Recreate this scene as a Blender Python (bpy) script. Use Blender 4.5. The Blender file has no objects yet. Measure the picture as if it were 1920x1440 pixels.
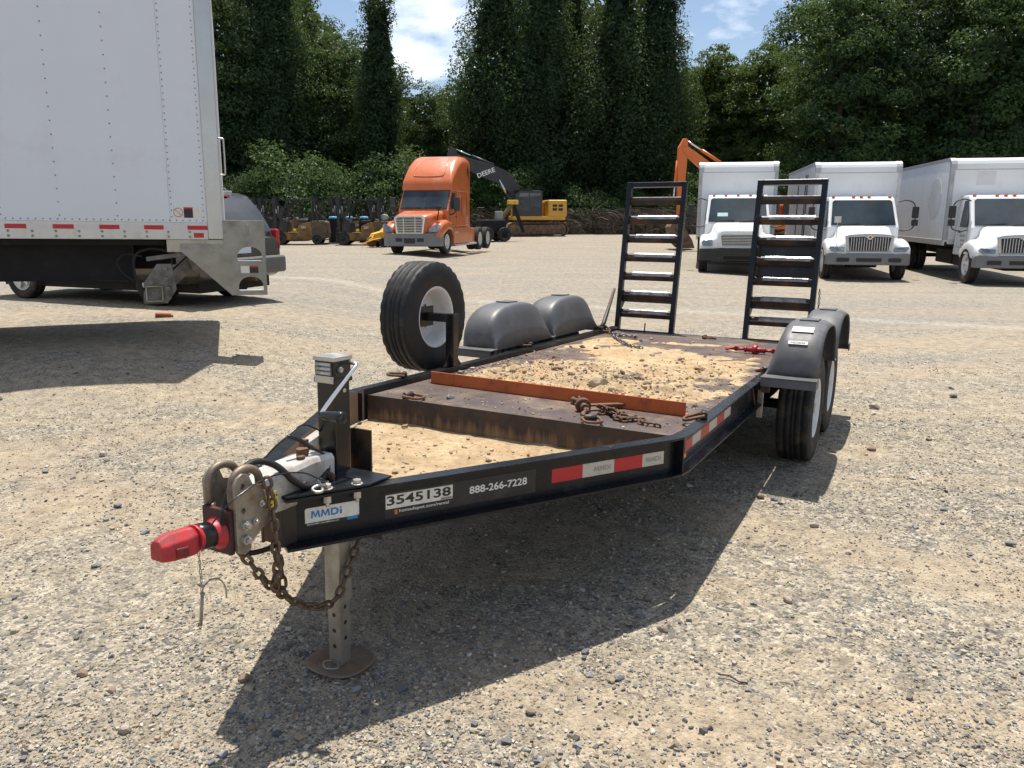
import bpy, bmesh, math, random
import numpy as np
from math import sin, cos, pi, radians, hypot, atan2, sqrt
from mathutils import Vector, Matrix, Euler

scene = bpy.context.scene
C = scene.collection
random.seed(7)
rng = np.random.default_rng(11)

# ------------------------------------------------------------------ camera
cam_d = bpy.data.cameras.new('camera')
cam = bpy.data.objects.new('camera', cam_d)
C.objects.link(cam)
cam.location = (0, 0, 1.733)
cam.rotation_euler = (radians(90 - 12.416), 0, 0)
cam_d.sensor_fit = 'HORIZONTAL'
cam_d.sensor_width = 36
cam_d.lens = 36 * 1442 / 1920
cam_d.clip_end = 3000
cam_d.clip_start = 0.05
scene.camera = cam

# ------------------------------------------------------------------ sky and sun
SUN_DIR = Vector((-0.03, -0.31, -1.0)).normalized()      # the way the light travels
SUN_ELEV = math.asin(-SUN_DIR.z)
world = bpy.data.worlds.new('World')
scene.world = world
world.use_nodes = True
wn, wl = world.node_tree.nodes, world.node_tree.links
wn.clear()
w_out = wn.new('ShaderNodeOutputWorld')
w_bg = wn.new('ShaderNodeBackground')
w_sky = wn.new('ShaderNodeTexSky')
w_sky.sky_type = 'NISHITA'
w_sky.sun_disc = False
w_sky.sun_elevation = SUN_ELEV
w_sky.sun_rotation = atan2(-SUN_DIR.x, -SUN_DIR.y)
w_sky.air_density = 1.0
w_sky.dust_density = 1.2
w_sky.ozone_density = 2.0
w_bg.inputs['Strength'].default_value = 0.09
# thin summer clouds spread over the whole dome
w_tc = wn.new('ShaderNodeTexCoord')
w_map = wn.new('ShaderNodeMapping')
w_map.inputs['Scale'].default_value = (3.2, 3.2, 7.5)
w_map.inputs['Location'].default_value = (0.35, 0.2, 0.1)
w_no = wn.new('ShaderNodeTexNoise')
w_no.inputs['Scale'].default_value = 1.9
w_no.inputs['Detail'].default_value = 9
w_no.inputs['Roughness'].default_value = 0.55
w_rp = wn.new('ShaderNodeValToRGB')
w_rp.color_ramp.elements[0].position = 0.47
w_rp.color_ramp.elements[1].position = 0.68
w_mix = wn.new('ShaderNodeMix')
w_mix.data_type = 'RGBA'
w_mix.inputs[7].default_value = (12.0, 12.4, 13.0, 1)
w_sc = wn.new('ShaderNodeMath'); w_sc.operation = 'MULTIPLY'; w_sc.inputs[1].default_value = 0.85
wl.new(w_tc.outputs['Generated'], w_map.inputs[0])
wl.new(w_map.outputs[0], w_no.inputs['Vector'])
wl.new(w_no.outputs['Fac'], w_rp.inputs[0])
wl.new(w_rp.outputs[0], w_sc.inputs[0])
wl.new(w_sc.outputs[0], w_mix.inputs[0])
wl.new(w_sky.outputs[0], w_mix.inputs[6])
wl.new(w_mix.outputs[2], w_bg.inputs['Color'])
wl.new(w_bg.outputs[0], w_out.inputs[0])

sun_d = bpy.data.lights.new('sun', 'SUN')
sun_d.energy = 4.8
sun_d.angle = radians(0.55)
sun_d.color = (1.0, 0.945, 0.86)
sun = bpy.data.objects.new('sun', sun_d)
C.objects.link(sun)
sun.rotation_euler = SUN_DIR.to_track_quat('-Z', 'Y').to_euler()
sun.location = (-5, 30, 40)

scene.view_settings.view_transform = 'Standard'
scene.view_settings.look = 'None'
scene.view_settings.exposure = 0.56
scene.view_settings.gamma = 1
scene.view_settings.use_curve_mapping = False
scene.render.engine = 'CYCLES'
scene.cycles.max_bounces = 5
scene.cycles.transparent_max_bounces = 5

# ------------------------------------------------------------------ materials
def hexc(h):
    h = h.lstrip('#')
    c = [int(h[i:i + 2], 16) / 255 for i in (0, 2, 4)]
    return tuple(x / 12.92 if x <= .04045 else ((x + .055) / 1.055) ** 2.4 for x in c)

class NT:
    def __init__(s, name):
        s.mat = bpy.data.materials.new(name)
        s.mat.use_nodes = True
        s.t = s.mat.node_tree
        s.n, s.l = s.t.nodes, s.t.links
        s.b = s.n['Principled BSDF']
        s.tc = s.n.new('ShaderNodeTexCoord')
        s.co = s.tc.outputs['Object']
    flat2d = False
    def noise(s, scale, detail=4, rough=.55, co=None, dist=0):
        n = s.n.new('ShaderNodeTexNoise')
        if s.flat2d: n.noise_dimensions = '2D'
        n.inputs['Scale'].default_value = scale
        n.inputs['Detail'].default_value = detail
        n.inputs['Roughness'].default_value = rough
        n.inputs['Distortion'].default_value = dist
        s.l.new(co or s.co, n.inputs['Vector'])
        return n.outputs['Fac']
    def voro(s, scale, feature='F1', out='Distance', co=None, rand=1):
        n = s.n.new('ShaderNodeTexVoronoi')
        if s.flat2d: n.voronoi_dimensions = '2D'
        n.feature = feature
        n.inputs['Scale'].default_value = scale
        n.inputs['Randomness'].default_value = rand
        s.l.new(co or s.co, n.inputs['Vector'])
        return n.outputs[out]
    def ramp(s, fac, stops, interp='LINEAR'):
        n = s.n.new('ShaderNodeValToRGB')
        cr = n.color_ramp
        cr.interpolation = interp
        while len(cr.elements) < len(stops):
            cr.elements.new(.5)
        for e, (p, c) in zip(cr.elements, stops):
            e.position = p
            e.color = (c, c, c, 1) if isinstance(c, (int, float)) else (*c[:3], 1)
        s.l.new(fac, n.inputs[0])
        return n.outputs[0]
    def mix(s, fac, a, b, mode='MIX'):
        n = s.n.new('ShaderNodeMix')
        n.data_type = 'RGBA'
        n.blend_type = mode
        for i, v in ((0, fac), (6, a), (7, b)):
            if isinstance(v, (int, float)):
                n.inputs[i].default_value = v if i == 0 else (v, v, v, 1)
            elif isinstance(v, tuple):
                n.inputs[i].default_value = (*v[:3], 1)
            else:
                s.l.new(v, n.inputs[i])
        return n.outputs[2]
    def math(s, op, a, b=0.0):
        n = s.n.new('ShaderNodeMath')
        n.operation = op
        for i, v in ((0, a), (1, b)):
            if isinstance(v, (int, float)):
                n.inputs[i].default_value = v
            else:
                s.l.new(v, n.inputs[i])
        return n.outputs[0]
    def mapping(s, scale=(1, 1, 1), rot=(0, 0, 0), loc=(0, 0, 0), co=None):
        n = s.n.new('ShaderNodeMapping')
        n.inputs['Scale'].default_value = scale
        n.inputs['Rotation'].default_value = rot
        n.inputs['Location'].default_value = loc
        s.l.new(co or s.co, n.inputs[0])
        return n.outputs[0]
    def attr(s, name):
        n = s.n.new('ShaderNodeAttribute')
        n.attribute_name = name
        return n.outputs['Color']
    def set(s, key, v):
        i = s.b.inputs[key]
        if isinstance(v, tuple):
            i.default_value = (*v[:3], 1)
        elif isinstance(v, (int, float)):
            i.default_value = v
        else:
            s.l.new(v, i)
    def bump(s, h, strength=.3, dist=.01, prev=None):
        n = s.n.new('ShaderNodeBump')
        n.inputs['Strength'].default_value = strength
        n.inputs['Distance'].default_value = dist
        s.l.new(h, n.inputs['Height'])
        if prev is not None:
            s.l.new(prev, n.inputs['Normal'])
        s.l.new(n.outputs[0], s.b.inputs['Normal'])
        return n.outputs[0]

def M(name, col, rough=.5, metal=0., var=.12, vs=6., bump=0., bs=80., dirt=None, spec=.5, coat=0., rvar=.12):
    """paint / metal / plastic with uneven tone, optional grime (colour, amount, scale)"""
    t = NT(name)
    if isinstance(col, str):
        col = hexc(col)
    lo = tuple(c * (1 - var) for c in col)
    hi = tuple(min(1, c * (1 + var)) for c in col)
    c = t.mix(t.ramp(t.noise(vs, 6, .6), [(.3, 0.), (.7, 1.)]), lo, hi)
    r = t.math('ADD', t.math('MULTIPLY', t.noise(vs * 2.3, 5, .65), rvar * 2), rough - rvar)
    if dirt:
        dc, amt, sc = dirt
        if isinstance(dc, str):
            dc = hexc(dc)
        m = t.ramp(t.noise(sc, 8, .68), [(max(0, .62 - amt * .5), 0.), (min(1, .80 - amt * .35), min(1, .35 + amt))])
        c = t.mix(m, c, dc)
        r = t.mix(m, r, .85)
    t.set('Base Color', c)
    t.set('Roughness', r)
    t.set('Metallic', metal)
    t.set('Specular IOR Level', spec)
    if coat:
        t.set('Coat Weight', coat)
        t.set('Coat Roughness', .08)
    if bump:
        t.bump(t.noise(bs, 5, .6), bump, .004)
    return t.mat

# ------------------------------------------------------------------ mesh builder
class MB:
    def __init__(s):
        s.v, s.f, s.sm, s.mi = [], [], [], []
        s.M = None
        s.m = 0
    def add(s, vs, fs, smooth=False):
        o = len(s.v)
        if s.M is not None:
            vs = [tuple(s.M @ Vector(p)) for p in vs]
        s.v.extend([tuple(p) for p in vs])
        for f in fs:
            s.f.append(tuple(i + o for i in f))
            s.sm.append(smooth)
            s.mi.append(s.m)
        return s
    def box(s, c, d, rot=None):
        x, y, z = [q / 2 for q in d]
        vs = [Vector((a * x, b * y, e * z)) for a in (-1, 1) for b in (-1, 1) for e in (-1, 1)]
        if rot is not None:
            vs = [rot @ p for p in vs]
        c = Vector(c)
        return s.add([p + c for p in vs], [(0, 1, 3, 2), (4, 6, 7, 5), (0, 4, 5, 1), (2, 3, 7, 6), (0, 2, 6, 4), (1, 5, 7, 3)])
    def bx(s, x0, x1, y0, y1, z0, z1):
        return s.box(((x0 + x1) / 2, (y0 + y1) / 2, (z0 + z1) / 2), (abs(x1 - x0), abs(y1 - y0), abs(z1 - z0)))
    def beam(s, a, b, w, h, up=(0, 0, 1)):
        a, b = Vector(a), Vector(b)
        t = (b - a).normalized()
        sd = t.cross(Vector(up))
        if sd.length < 1e-5:
            sd = t.cross(Vector((1, 0, 0)))
        sd.normalize()
        u = sd.cross(t)
        vs = [p + sd * (i * w / 2) + u * (j * h / 2) for p in (a, b) for i in (-1, 1) for j in (-1, 1)]
        return s.add(vs, [(0, 1, 3, 2), (4, 6, 7, 5), (0, 4, 5, 1), (2, 3, 7, 6), (0, 2, 6, 4), (1, 5, 7, 3)])
    def cyl(s, a, b, r, r2=None, n=16, cap=True, smooth=True):
        a, b = Vector(a), Vector(b)
        r2 = r if r2 is None else r2
        t = (b - a).normalized()
        u = t.orthogonal().normalized()
        w = t.cross(u)
        vs = []
        for p, q in ((a, r), (b, r2)):
            vs += [p + (u * cos(2 * pi * k / n) + w * sin(2 * pi * k / n)) * q for k in range(n)]
        s.add(vs, [(k, (k + 1) % n, n + (k + 1) % n, n + k) for k in range(n)], smooth)
        if cap:
            o = len(s.v) - 2 * n
            for f in (tuple(range(n))[::-1], tuple(range(n, 2 * n))):
                s.f.append(tuple(i + o for i in f)); s.sm.append(False); s.mi.append(s.m)
        return s
    def tube(s, pts, r, n=8, closed=False, smooth=True, cap=True):
        P = [Vector(p) for p in pts]
        N = len(P)
        rr = r if isinstance(r, (list, tuple)) else [r] * N
        vs = []
        u = None
        for i, p in enumerate(P):
            if closed:
                t = P[(i + 1) % N] - P[i - 1]
            else:
                t = P[min(i + 1, N - 1)] - P[max(i - 1, 0)]
            t = t.normalized()
            if u is None:
                u = t.orthogonal().normalized()
            u = (u - t * u.dot(t))
            u = u.normalized() if u.length > 1e-6 else t.orthogonal().normalized()
            w = t.cross(u)
            vs += [p + (u * cos(2 * pi * k / n) + w * sin(2 * pi * k / n)) * rr[i] for k in range(n)]
        fs = []
        for i in range(N if closed else N - 1):
            j = (i + 1) % N
            fs += [(i * n + k, i * n + (k + 1) % n, j * n + (k + 1) % n, j * n + k) for k in range(n)]
        if not closed and cap:
            fs += [tuple(range(n))[::-1], tuple(range((N - 1) * n, N * n))]
        return s.add(vs, fs, smooth)
    def prism(s, poly, d0, d1, plane='xz'):
        n = len(poly)
        def put(a, b, d):
            return {'xz': (a, d, b), 'xy': (a, b, d), 'yz': (d, a, b)}[plane]
        vs = [put(a, b, d0) for a, b in poly] + [put(a, b, d1) for a, b in poly]
        fs = [tuple(range(n))[::-1], tuple(range(n, 2 * n))] + [(i, (i + 1) % n, n + (i + 1) % n, n + i) for i in range(n)]
        return s.add(vs, fs)
    def lathe(s, prof, n=32, smooth=True, rf=None, axis='y', off=(0, 0, 0), closed=False):
        vs = []
        for i, (h, r) in enumerate(prof):
            for k in range(n):
                q = r if rf is None else rf(i, k, r)
                a = 2 * pi * k / n
                p = {'y': (q * cos(a), h, q * sin(a)), 'z': (q * cos(a), q * sin(a), h), 'x': (h, q * cos(a), q * sin(a))}[axis]
                vs.append((p[0] + off[0], p[1] + off[1], p[2] + off[2]))
        L = len(prof)
        fs = []
        for i in range(L if closed else L - 1):
            j = (i + 1) % L
            fs += [(i * n + k, i * n + (k + 1) % n, j * n + (k + 1) % n, j * n + k) for k in range(n)]
        return s.add(vs, fs, smooth)
    def loft(s, secs, smooth=True, cap=True, closed=True):
        n = len(secs[0])
        vs = [p for sec in secs for p in sec]
        fs = []
        for i in range(len(secs) - 1):
            for k in range(n if closed else n - 1):
                fs.append((i * n + k, i * n + (k + 1) % n, (i + 1) * n + (k + 1) % n, (i + 1) * n + k))
        s.add(vs, fs, smooth)
        if cap and closed:
            o = len(s.v) - len(vs)
            for f in (tuple(range(n))[::-1], tuple(range((len(secs) - 1) * n, len(secs) * n))):
                s.f.append(tuple(i + o for i in f)); s.sm.append(False); s.mi.append(s.m)
        return s
    def mesh(s, name, mats, bevel=0., seg=2, ang=38):
        me = bpy.data.meshes.new(name)
        me.from_pydata(s.v, [], s.f)
        me.polygons.foreach_set('use_smooth', s.sm)
        me.polygons.foreach_set('material_index', s.mi)
        for m in (mats if isinstance(mats, (list, tuple)) else [mats]):
            me.materials.append(m)
        bm = bmesh.new()
        bm.from_mesh(me)
        bmesh.ops.recalc_face_normals(bm, faces=bm.faces)
        if bevel:
            ed = [e for e in bm.edges if len(e.link_faces) == 2 and e.calc_face_angle(0) > radians(ang)]
            bmesh.ops.bevel(bm, geom=ed, offset=bevel, segments=seg, affect='EDGES', clamp_overlap=True, profile=.6)
        bm.to_mesh(me)
        bm.free()
        me.update()
        return me
    def build(s, name, mats, parent=None, bevel=0., seg=2, ang=38):
        return obj(name, s.mesh(name, mats, bevel, seg, ang), parent)

def obj(name, me, parent=None):
    o = bpy.data.objects.new(name, me)
    C.objects.link(o)
    if parent is not None:
        o.parent = parent
    return o

def tag(o, label, cat, group=None, kind=None):
    if label: o['label'] = label
    if cat: o['category'] = cat
    if group: o['group'] = group
    if kind: o['kind'] = kind
    return o

def thing(name, label, cat, loc=(0, 0, 0), rotz=0., group=None):
    o = bpy.data.objects.new(name, None)
    o.empty_display_size = .1
    C.objects.link(o)
    o.location = loc
    o.rotation_euler = (0, 0, rotz)
    return tag(o, label, cat, group)

def sub(name, parent, loc=(0, 0, 0), rot=(0, 0, 0)):
    o = bpy.data.objects.new(name, None)
    o.empty_display_size = .05
    C.objects.link(o)
    o.parent = parent
    o.location = loc
    o.rotation_euler = rot
    return o

def copy_tree(o, parent=None):
    c = o.copy()
    C.objects.link(c)
    if parent is not None:
        c.parent = parent
    for ch in list(o.children):
        copy_tree(ch, c)
    return c

def ss(a, b, x):
    t = np.clip((x - a) / (b - a), 0, 1)
    return t * t * (3 - 2 * t)

def plate_mesh(name, outer, holes, th, mat, bevel=0.):
    """flat plate in XY with real holes, thickness th centred on z=0"""
    cu = bpy.data.curves.new(name, 'CURVE')
    cu.dimensions = '2D'
    cu.fill_mode = 'BOTH'
    cu.extrude = th / 2
    cu.bevel_depth = bevel
    for poly in [outer] + holes:
        sp = cu.splines.new('POLY')
        sp.points.add(len(poly) - 1)
        for p, (x, y) in zip(sp.points, poly):
            p.co = (x, y, 0, 1)
        sp.use_cyclic_u = True
    return curve_mesh(cu, name, mat)

def curve_mesh(cu, name, mat):
    t = bpy.data.objects.new('tmp', cu)
    C.objects.link(t)
    dg = bpy.context.evaluated_depsgraph_get()
    dg.update()
    me = bpy.data.meshes.new_from_object(t.evaluated_get(dg))
    bpy.data.objects.remove(t)
    bpy.data.curves.remove(cu)
    me.name = name
    me.materials.clear()
    me.materials.append(mat)
    return me

def text_mesh(body, height, mat, bold=0., width=None, depth=.0006, shear=0., align='CENTER', space=1.):
    cu = bpy.data.curves.new('lettering', 'FONT')
    cu.body = body
    cu.size = 1
    cu.align_x = align
    cu.align_y = 'CENTER'
    cu.extrude = .01
    cu.offset = bold
    cu.shear = shear
    cu.resolution_u = 3
    cu.space_character = space
    me = curve_mesh(cu, 'lettering', mat)
    n = len(me.vertices)
    a = np.zeros(n * 3)
    me.vertices.foreach_get('co', a)
    a = a.reshape(-1, 3)
    mn, mx = a.min(0), a.max(0)
    a[:, 1] = (a[:, 1] - (mn[1] + mx[1]) / 2) / (mx[1] - mn[1]) * height
    sx = height / (mx[1] - mn[1]) if width is None else width / (mx[0] - mn[0])
    if align == 'CENTER':
        a[:, 0] = (a[:, 0] - (mn[0] + mx[0]) / 2) * sx
    else:
        a[:, 0] = (a[:, 0] - mn[0]) * sx
    a[:, 2] = a[:, 2] / .01 * depth
    me.vertices.foreach_set('co', a.ravel())
    me.update()
    return me

def rrect(hw, zb, zt, r, n=4, x=0., r2=None):
    """rounded rectangle section in the YZ plane at x; r at the top corners, r2 at the bottom"""
    r2 = r if r2 is None else r2
    pts = []
    for cy, cz, a0, q in ((hw - r, zt - r, 0, r), (-hw + r, zt - r, 90, r), (-hw + r2, zb + r2, 180, r2), (hw - r2, zb + r2, 270, r2)):
        for k in range(n + 1):
            a = radians(a0 + 90 * k / n)
            pts.append((x, cy + q * cos(a), cz + q * sin(a)))
    return pts

def smooth_path(pts, n=6):
    """Catmull-Rom through the points"""
    P = [Vector(p) for p in pts]
    out = []
    for i in range(len(P) - 1):
        p0, p1, p2, p3 = P[max(i - 1, 0)], P[i], P[i + 1], P[min(i + 2, len(P) - 1)]
        for k in range(n):
            t = k / n
            out.append(.5 * ((2 * p1) + (p2 - p0) * t + (2 * p0 - 5 * p1 + 4 * p2 - p3) * t * t + (3 * p1 - p0 - 3 * p2 + p3) * t ** 3))
    out.append(P[-1])
    return out

def resample(path, step):
    out = [path[0].copy()]
    acc = 0.
    for a, b in zip(path, path[1:]):
        d = (b - a).length
        while acc + d >= step:
            t = (step - acc) / d
            a = a + (b - a) * t
            d = (b - a).length
            out.append(a.copy())
            acc = 0.
        acc += d
    return out

def link_mesh(L, w, r, mat, n=6, name='link'):
    """one chain link, long axis x"""
    pts = []
    h, q = L / 2 - w / 2, w / 2 - r
    for k in range(7):
        a = -pi / 2 + pi * k / 6
        pts.append((h + q * cos(a), q * sin(a), 0))
    for k in range(7):
        a = pi / 2 + pi * k / 6
        pts.append((-h + q * cos(a), q * sin(a), 0))
    return MB().tube(pts, r, n, closed=True).mesh(name, mat)

def chain(path, me, pitch, parent, twist=0., jit=.0, name='link'):
    pts = resample(path, pitch)
    for i in range(len(pts) - 1):
        a, b = pts[i], pts[i + 1]
        t = (b - a).normalized()
        o = obj(name, me, parent)
        up = Vector((0, 0, 1)) if abs(t.z) < .9 else Vector((0, 1, 0))
        y = up.cross(t).normalized()
        z = t.cross(y)
        R = Matrix((t, y, z)).transposed().to_4x4() @ Matrix.Rotation((pi / 2 if i % 2 else 0) + twist + random.uniform(-jit, jit), 4, 'X')
        o.matrix_local = Matrix.Translation((a + b) / 2) @ R
    return pts

# ------------------------------------------------------------------ terrain
def hz(x, y):
    x = np.asarray(x, float); y = np.asarray(y, float)
    z = .33 * ss(-1.6, -4.6, x) * ss(5.5, 8.5, y) * (1 - .4 * ss(17, 32, y))
    z = z - .15 * ss(5, 9, x) * ss(15, 21, y) * (1 - ss(30, 40, y))
    z = z + .3 * ss(34, 56, y) + .015 * np.maximum(0, y - 62)
    z = z + .006 * np.sin(x * 2.1 + .7 * y) * np.sin(y * 1.7 - .4 * x) + .003 * np.sin(x * 6.3 + 1.3) * np.sin(y * 5.1)
    return z
def gz(x, y):
    return float(hz(x, y))

def ground_material():
    t = NT('gravel lot')
    t.flat2d = True
    co = t.tc.outputs['Object']
    flat = t.mapping((1, 1, .15), co=co)
    # where fine sand lies and where crushed stone lies
    zone = t.ramp(t.noise(.55, 7, .62, flat, .6), [(.38, 0.), (.60, 1.)])
    track = t.ramp(t.noise(1., 6, .6, t.mapping((.18, 1.5, 1), (0, 0, .35), co=co)), [(.40, 0.), (.63, 1.)])
    sandy = t.math('MULTIPLY', t.math('ADD', zone, track), .5)
    # crushed stone: cells of two sizes with their own tones
    cell = t.voro(105, 'F1', 'Color', flat)
    cell2 = t.voro(42, 'F1', 'Color', flat)
    sepn = t.n.new('ShaderNodeSeparateColor'); t.l.new(cell, sepn.inputs[0])
    sep2 = t.n.new('ShaderNodeSeparateColor'); t.l.new(cell2, sep2.inputs[0])
    tones = [(0., (.065, .063, .060)), (.18, (.15, .143, .132)), (.45, (.27, .236, .178)), (.75, (.365, .312, .225)), (1., (.50, .45, .36))]
    g1 = t.ramp(sepn.outputs[0], tones)
    g2 = t.ramp(sep2.outputs[0], tones)
    gravel = t.mix(t.ramp(sep2.outputs[1], [(.62, 0.), (.66, 1.)]), g1, g2)
    fine = t.noise(260, 3, .7, flat)
    sand = t.mix(t.noise(2.3, 6, .6, flat), (.365, .293, .195), (.465, .382, .268))
    sand = t.mix(t.ramp(fine, [(.35, .0), (.75, .55)]), sand, (.20, .17, .135))
    few = t.ramp(sepn.outputs[1], [(.72, 0.), (.76, 1.)])
    sand = t.mix(few, sand, gravel)
    c = t.mix(t.ramp(t.math('ADD', sandy, t.math('MULTIPLY', t.math('SUBTRACT', sepn.outputs[2], .5), .5)), [(.40, 0.), (.62, 1.)]), gravel, sand)
    # orange clay in patches, more of it towards the trees
    sx = t.n.new('ShaderNodeSeparateXYZ'); t.l.new(co, sx.inputs[0])
    farm = t.ramp(t.math('MULTIPLY', sx.outputs[1], .01), [(.27, 0.), (.42, .75)])
    clay = t.ramp(t.math('ADD', t.noise(.8, 7, .66, t.mapping((.5, 1.3, 1), (0, 0, .3), co=co)), t.math('MULTIPLY', farm, .22)), [(.60, 0.), (.78, .62)])
    c = t.mix(clay, c, t.mix(t.noise(5, 6, .6, flat), (.35, .235, .130), (.45, .345, .220)))
    # compacted wheel tracks of soft tan soil
    for off, wd, ang in ((6.62, .30, .50), (5.25, .22, .50), (2.2, .30, -.62), (4.15, .26, -.62), (9.6, .5, .12), (12.2, .4, .2)):
        w_ = t.math('ABSOLUTE', t.math('ADD', t.math('ADD', t.math('MULTIPLY', sx.outputs[0], -sin(ang)), t.math('MULTIPLY', sx.outputs[1], cos(ang))), -off))
        w_ = t.math('ADD', w_, t.math('MULTIPLY', t.math('SUBTRACT', t.noise(2.6, 6, .7, t.mapping((1, 1, 1), (0, 0, 0), (off, 0, 0), co=co)), .5), .9))
        c = t.mix(t.ramp(w_, [(wd * .35, .62), (wd * 1.25, 0.)]), c, t.mix(t.noise(11, 6, .7, flat), (.27, .205, .132), (.475, .385, .268)))
    # the pale, scraped strip that crosses the lot
    d = t.math('ABSOLUTE', t.math('ADD', t.math('ADD', t.math('MULTIPLY', sx.outputs[0], .403), t.math('MULTIPLY', sx.outputs[1], .915)), -14.15))
    d = t.math('ADD', d, t.math('MULTIPLY', t.noise(1.6, 6, .7, flat), .62))
    strip = t.ramp(d, [(.30, .55), (.72, 0.)])
    c = t.mix(strip, c, (.50, .47, .40))
    c = t.mix(t.ramp(t.noise(.13, 5, .55, flat), [(.3, 0.), (.7, .3)]), c, t.mix(.5, c, (.26, .235, .19)))
    band = t.noise(1., 7, .65, t.mapping((.05, .42, 1), (0, 0, -.12), co=co), .4)
    c = t.mix(t.ramp(band, [(.46, 0.), (.62, .62)]), c, t.mix(.45, c, (.215, .205, .185)))
    ruts = t.noise(1., 6, .7, t.mapping((.10, 2.2, 1), (0, 0, .22), (3, 1, 0), co=co), .5)
    c = t.mix(t.ramp(ruts, [(.60, 0.), (.72, .5)]), c, (.43, .345, .235))
    c = t.mix(t.ramp(t.math('MULTIPLY', sx.outputs[1], .01), [(.07, 0.), (.16, .55)]), c, t.mix(.5, c, (.245, .236, .215)))
    mott = t.ramp(t.noise(7.5, 7, .72, flat), [(.30, .66), (.52, 1.), (.72, 1.22)])
    c = t.mix(1., c, mott, 'MULTIPLY')
    t.set('Base Color', c)
    t.set('Roughness', .92)
    t.set('Specular IOR Level', .25)
    hgt = t.math('ADD', t.math('MULTIPLY', t.voro(105, 'F1', 'Distance', flat), -.5), t.math('MULTIPLY', t.voro(42, 'F1', 'Distance', flat), -.9))
    hgt = t.math('ADD', hgt, t.math('MULTIPLY', t.noise(6, 8, .7, flat), 1.6))
    t.bump(hgt, .75, .016)
    return t.mat

def spaced(lo, hi, near, n):
    """coordinates dense around `near`, sparse far away"""
    k = np.linspace(math.asinh((lo - near) / 4), math.asinh((hi - near) / 4), n)
    return near + 4 * np.sinh(k)

def grid_mesh(name, xs, ys, zf, mat, smooth=True):
    X, Y = np.meshgrid(xs, ys)
    Z = zf(X, Y)
    co = np.stack([X, Y, Z], -1).reshape(-1, 3)
    nx, ny = len(xs), len(ys)
    a = (np.arange(ny - 1)[:, None] * nx + np.arange(nx - 1)[None, :]).ravel()
    q = np.stack([a, a + 1, a + nx + 1, a + nx], 1)
    return np_mesh(name, co, q, mat, smooth)

def np_mesh(name, co, faces, mat, smooth=False, colors=None):
    me = bpy.data.meshes.new(name)
    k = faces.shape[1]
    me.vertices.add(len(co)); me.vertices.foreach_set('co', co.astype(np.float32).ravel())
    me.loops.add(faces.size); me.loops.foreach_set('vertex_index', faces.astype(np.int32).ravel())
    me.polygons.add(len(faces))
    me.polygons.foreach_set('loop_start', np.arange(0, faces.size, k, dtype=np.int32))
    me.polygons.foreach_set('use_smooth', np.full(len(faces), smooth))
    if colors is not None:
        at = me.color_attributes.new('tone', 'FLOAT_COLOR', 'POINT')
        at.data.foreach_set('color', np.concatenate([colors, np.ones((len(colors), 1))], 1).astype(np.float32).ravel())
    me.update(calc_edges=True)
    me.materials.append(mat)
    return me

gm = ground_material()
g = obj('ground', grid_mesh('ground', spaced(-700, 700, 0, 260), spaced(-80, 1200, 5, 330), hz, gm))
g['kind'] = 'structure'

def stone_mat(name, sc=40, rough=.9):
    t = NT(name)
    c = t.attr('tone')
    c = t.mix(t.ramp(t.noise(sc, 5, .65), [(.3, 0.), (.7, .55)]), c, t.mix(.5, c, (.10, .095, .085)))
    t.set('Base Color', c)
    t.set('Roughness', rough)
    t.set('Specular IOR Level', .3)
    t.bump(t.noise(sc * 2, 5, .7), .4, .003)
    return t.mat
pebble_mat = stone_mat('crushed stone', 90)

STONE_TONES = np.array([(.31, .258, .18), (.37, .31, .225), (.43, .38, .295), (.20, .20, .20), (.15, .15, .155), (.30, .275, .235), (.11, .107, .105), (.40, .34, .25), (.50, .46, .39), (.33, .245, .165), (.17, .18, .195), (.34, .30, .235)])
CUBE = np.array([(a, b, c) for a in (-1, 1) for b in (-1, 1) for c in (-1, 1)], float) * .62
CUBE_F = np.array([(0, 1, 3, 2), (4, 6, 7, 5), (0, 4, 5, 1), (2, 3, 7, 6), (0, 2, 6, 4), (1, 5, 7, 3)])
def pebbles_mesh(name, x, y, z, size, mat, tones=STONE_TONES, sink=.25):
    n = len(x)
    v = np.repeat(CUBE[None], n, 0)
    v = v * rng.uniform(.55, 1.15, (n, 8, 1)) + rng.normal(0, .08, (n, 8, 3))
    v = v * (np.stack([rng.uniform(.7, 1.35, n), rng.uniform(.6, 1.1, n), rng.uniform(.4, .85, n)], 1)[:, None, :])
    th = rng.uniform(0, 2 * pi, n); c, s = np.cos(th), np.sin(th)
    tl = rng.normal(0, .35, n); ct, st = np.cos(tl), np.sin(tl)
    vy = v[..., 1] * ct[:, None] - v[..., 2] * st[:, None]; vz = v[..., 1] * st[:, None] + v[..., 2] * ct[:, None]
    vx = v[..., 0] * c[:, None] - vy * s[:, None]; vy = v[..., 0] * s[:, None] + vy * c[:, None]
    P = np.stack([vx, vy, vz], -1) * size[:, None, None]
    P += np.stack([x, y, z + size * sink], -1)[:, None, :]
    F = (CUBE_F[None] + (np.arange(n) * 8)[:, None, None]).reshape(-1, 4)
    col = tones[rng.integers(0, len(tones), n)] * rng.uniform(.75, 1.2, (n, 1))
    return np_mesh(name, P.reshape(-1, 3), F, mat, False, np.repeat(col, 8, 0))

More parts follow.
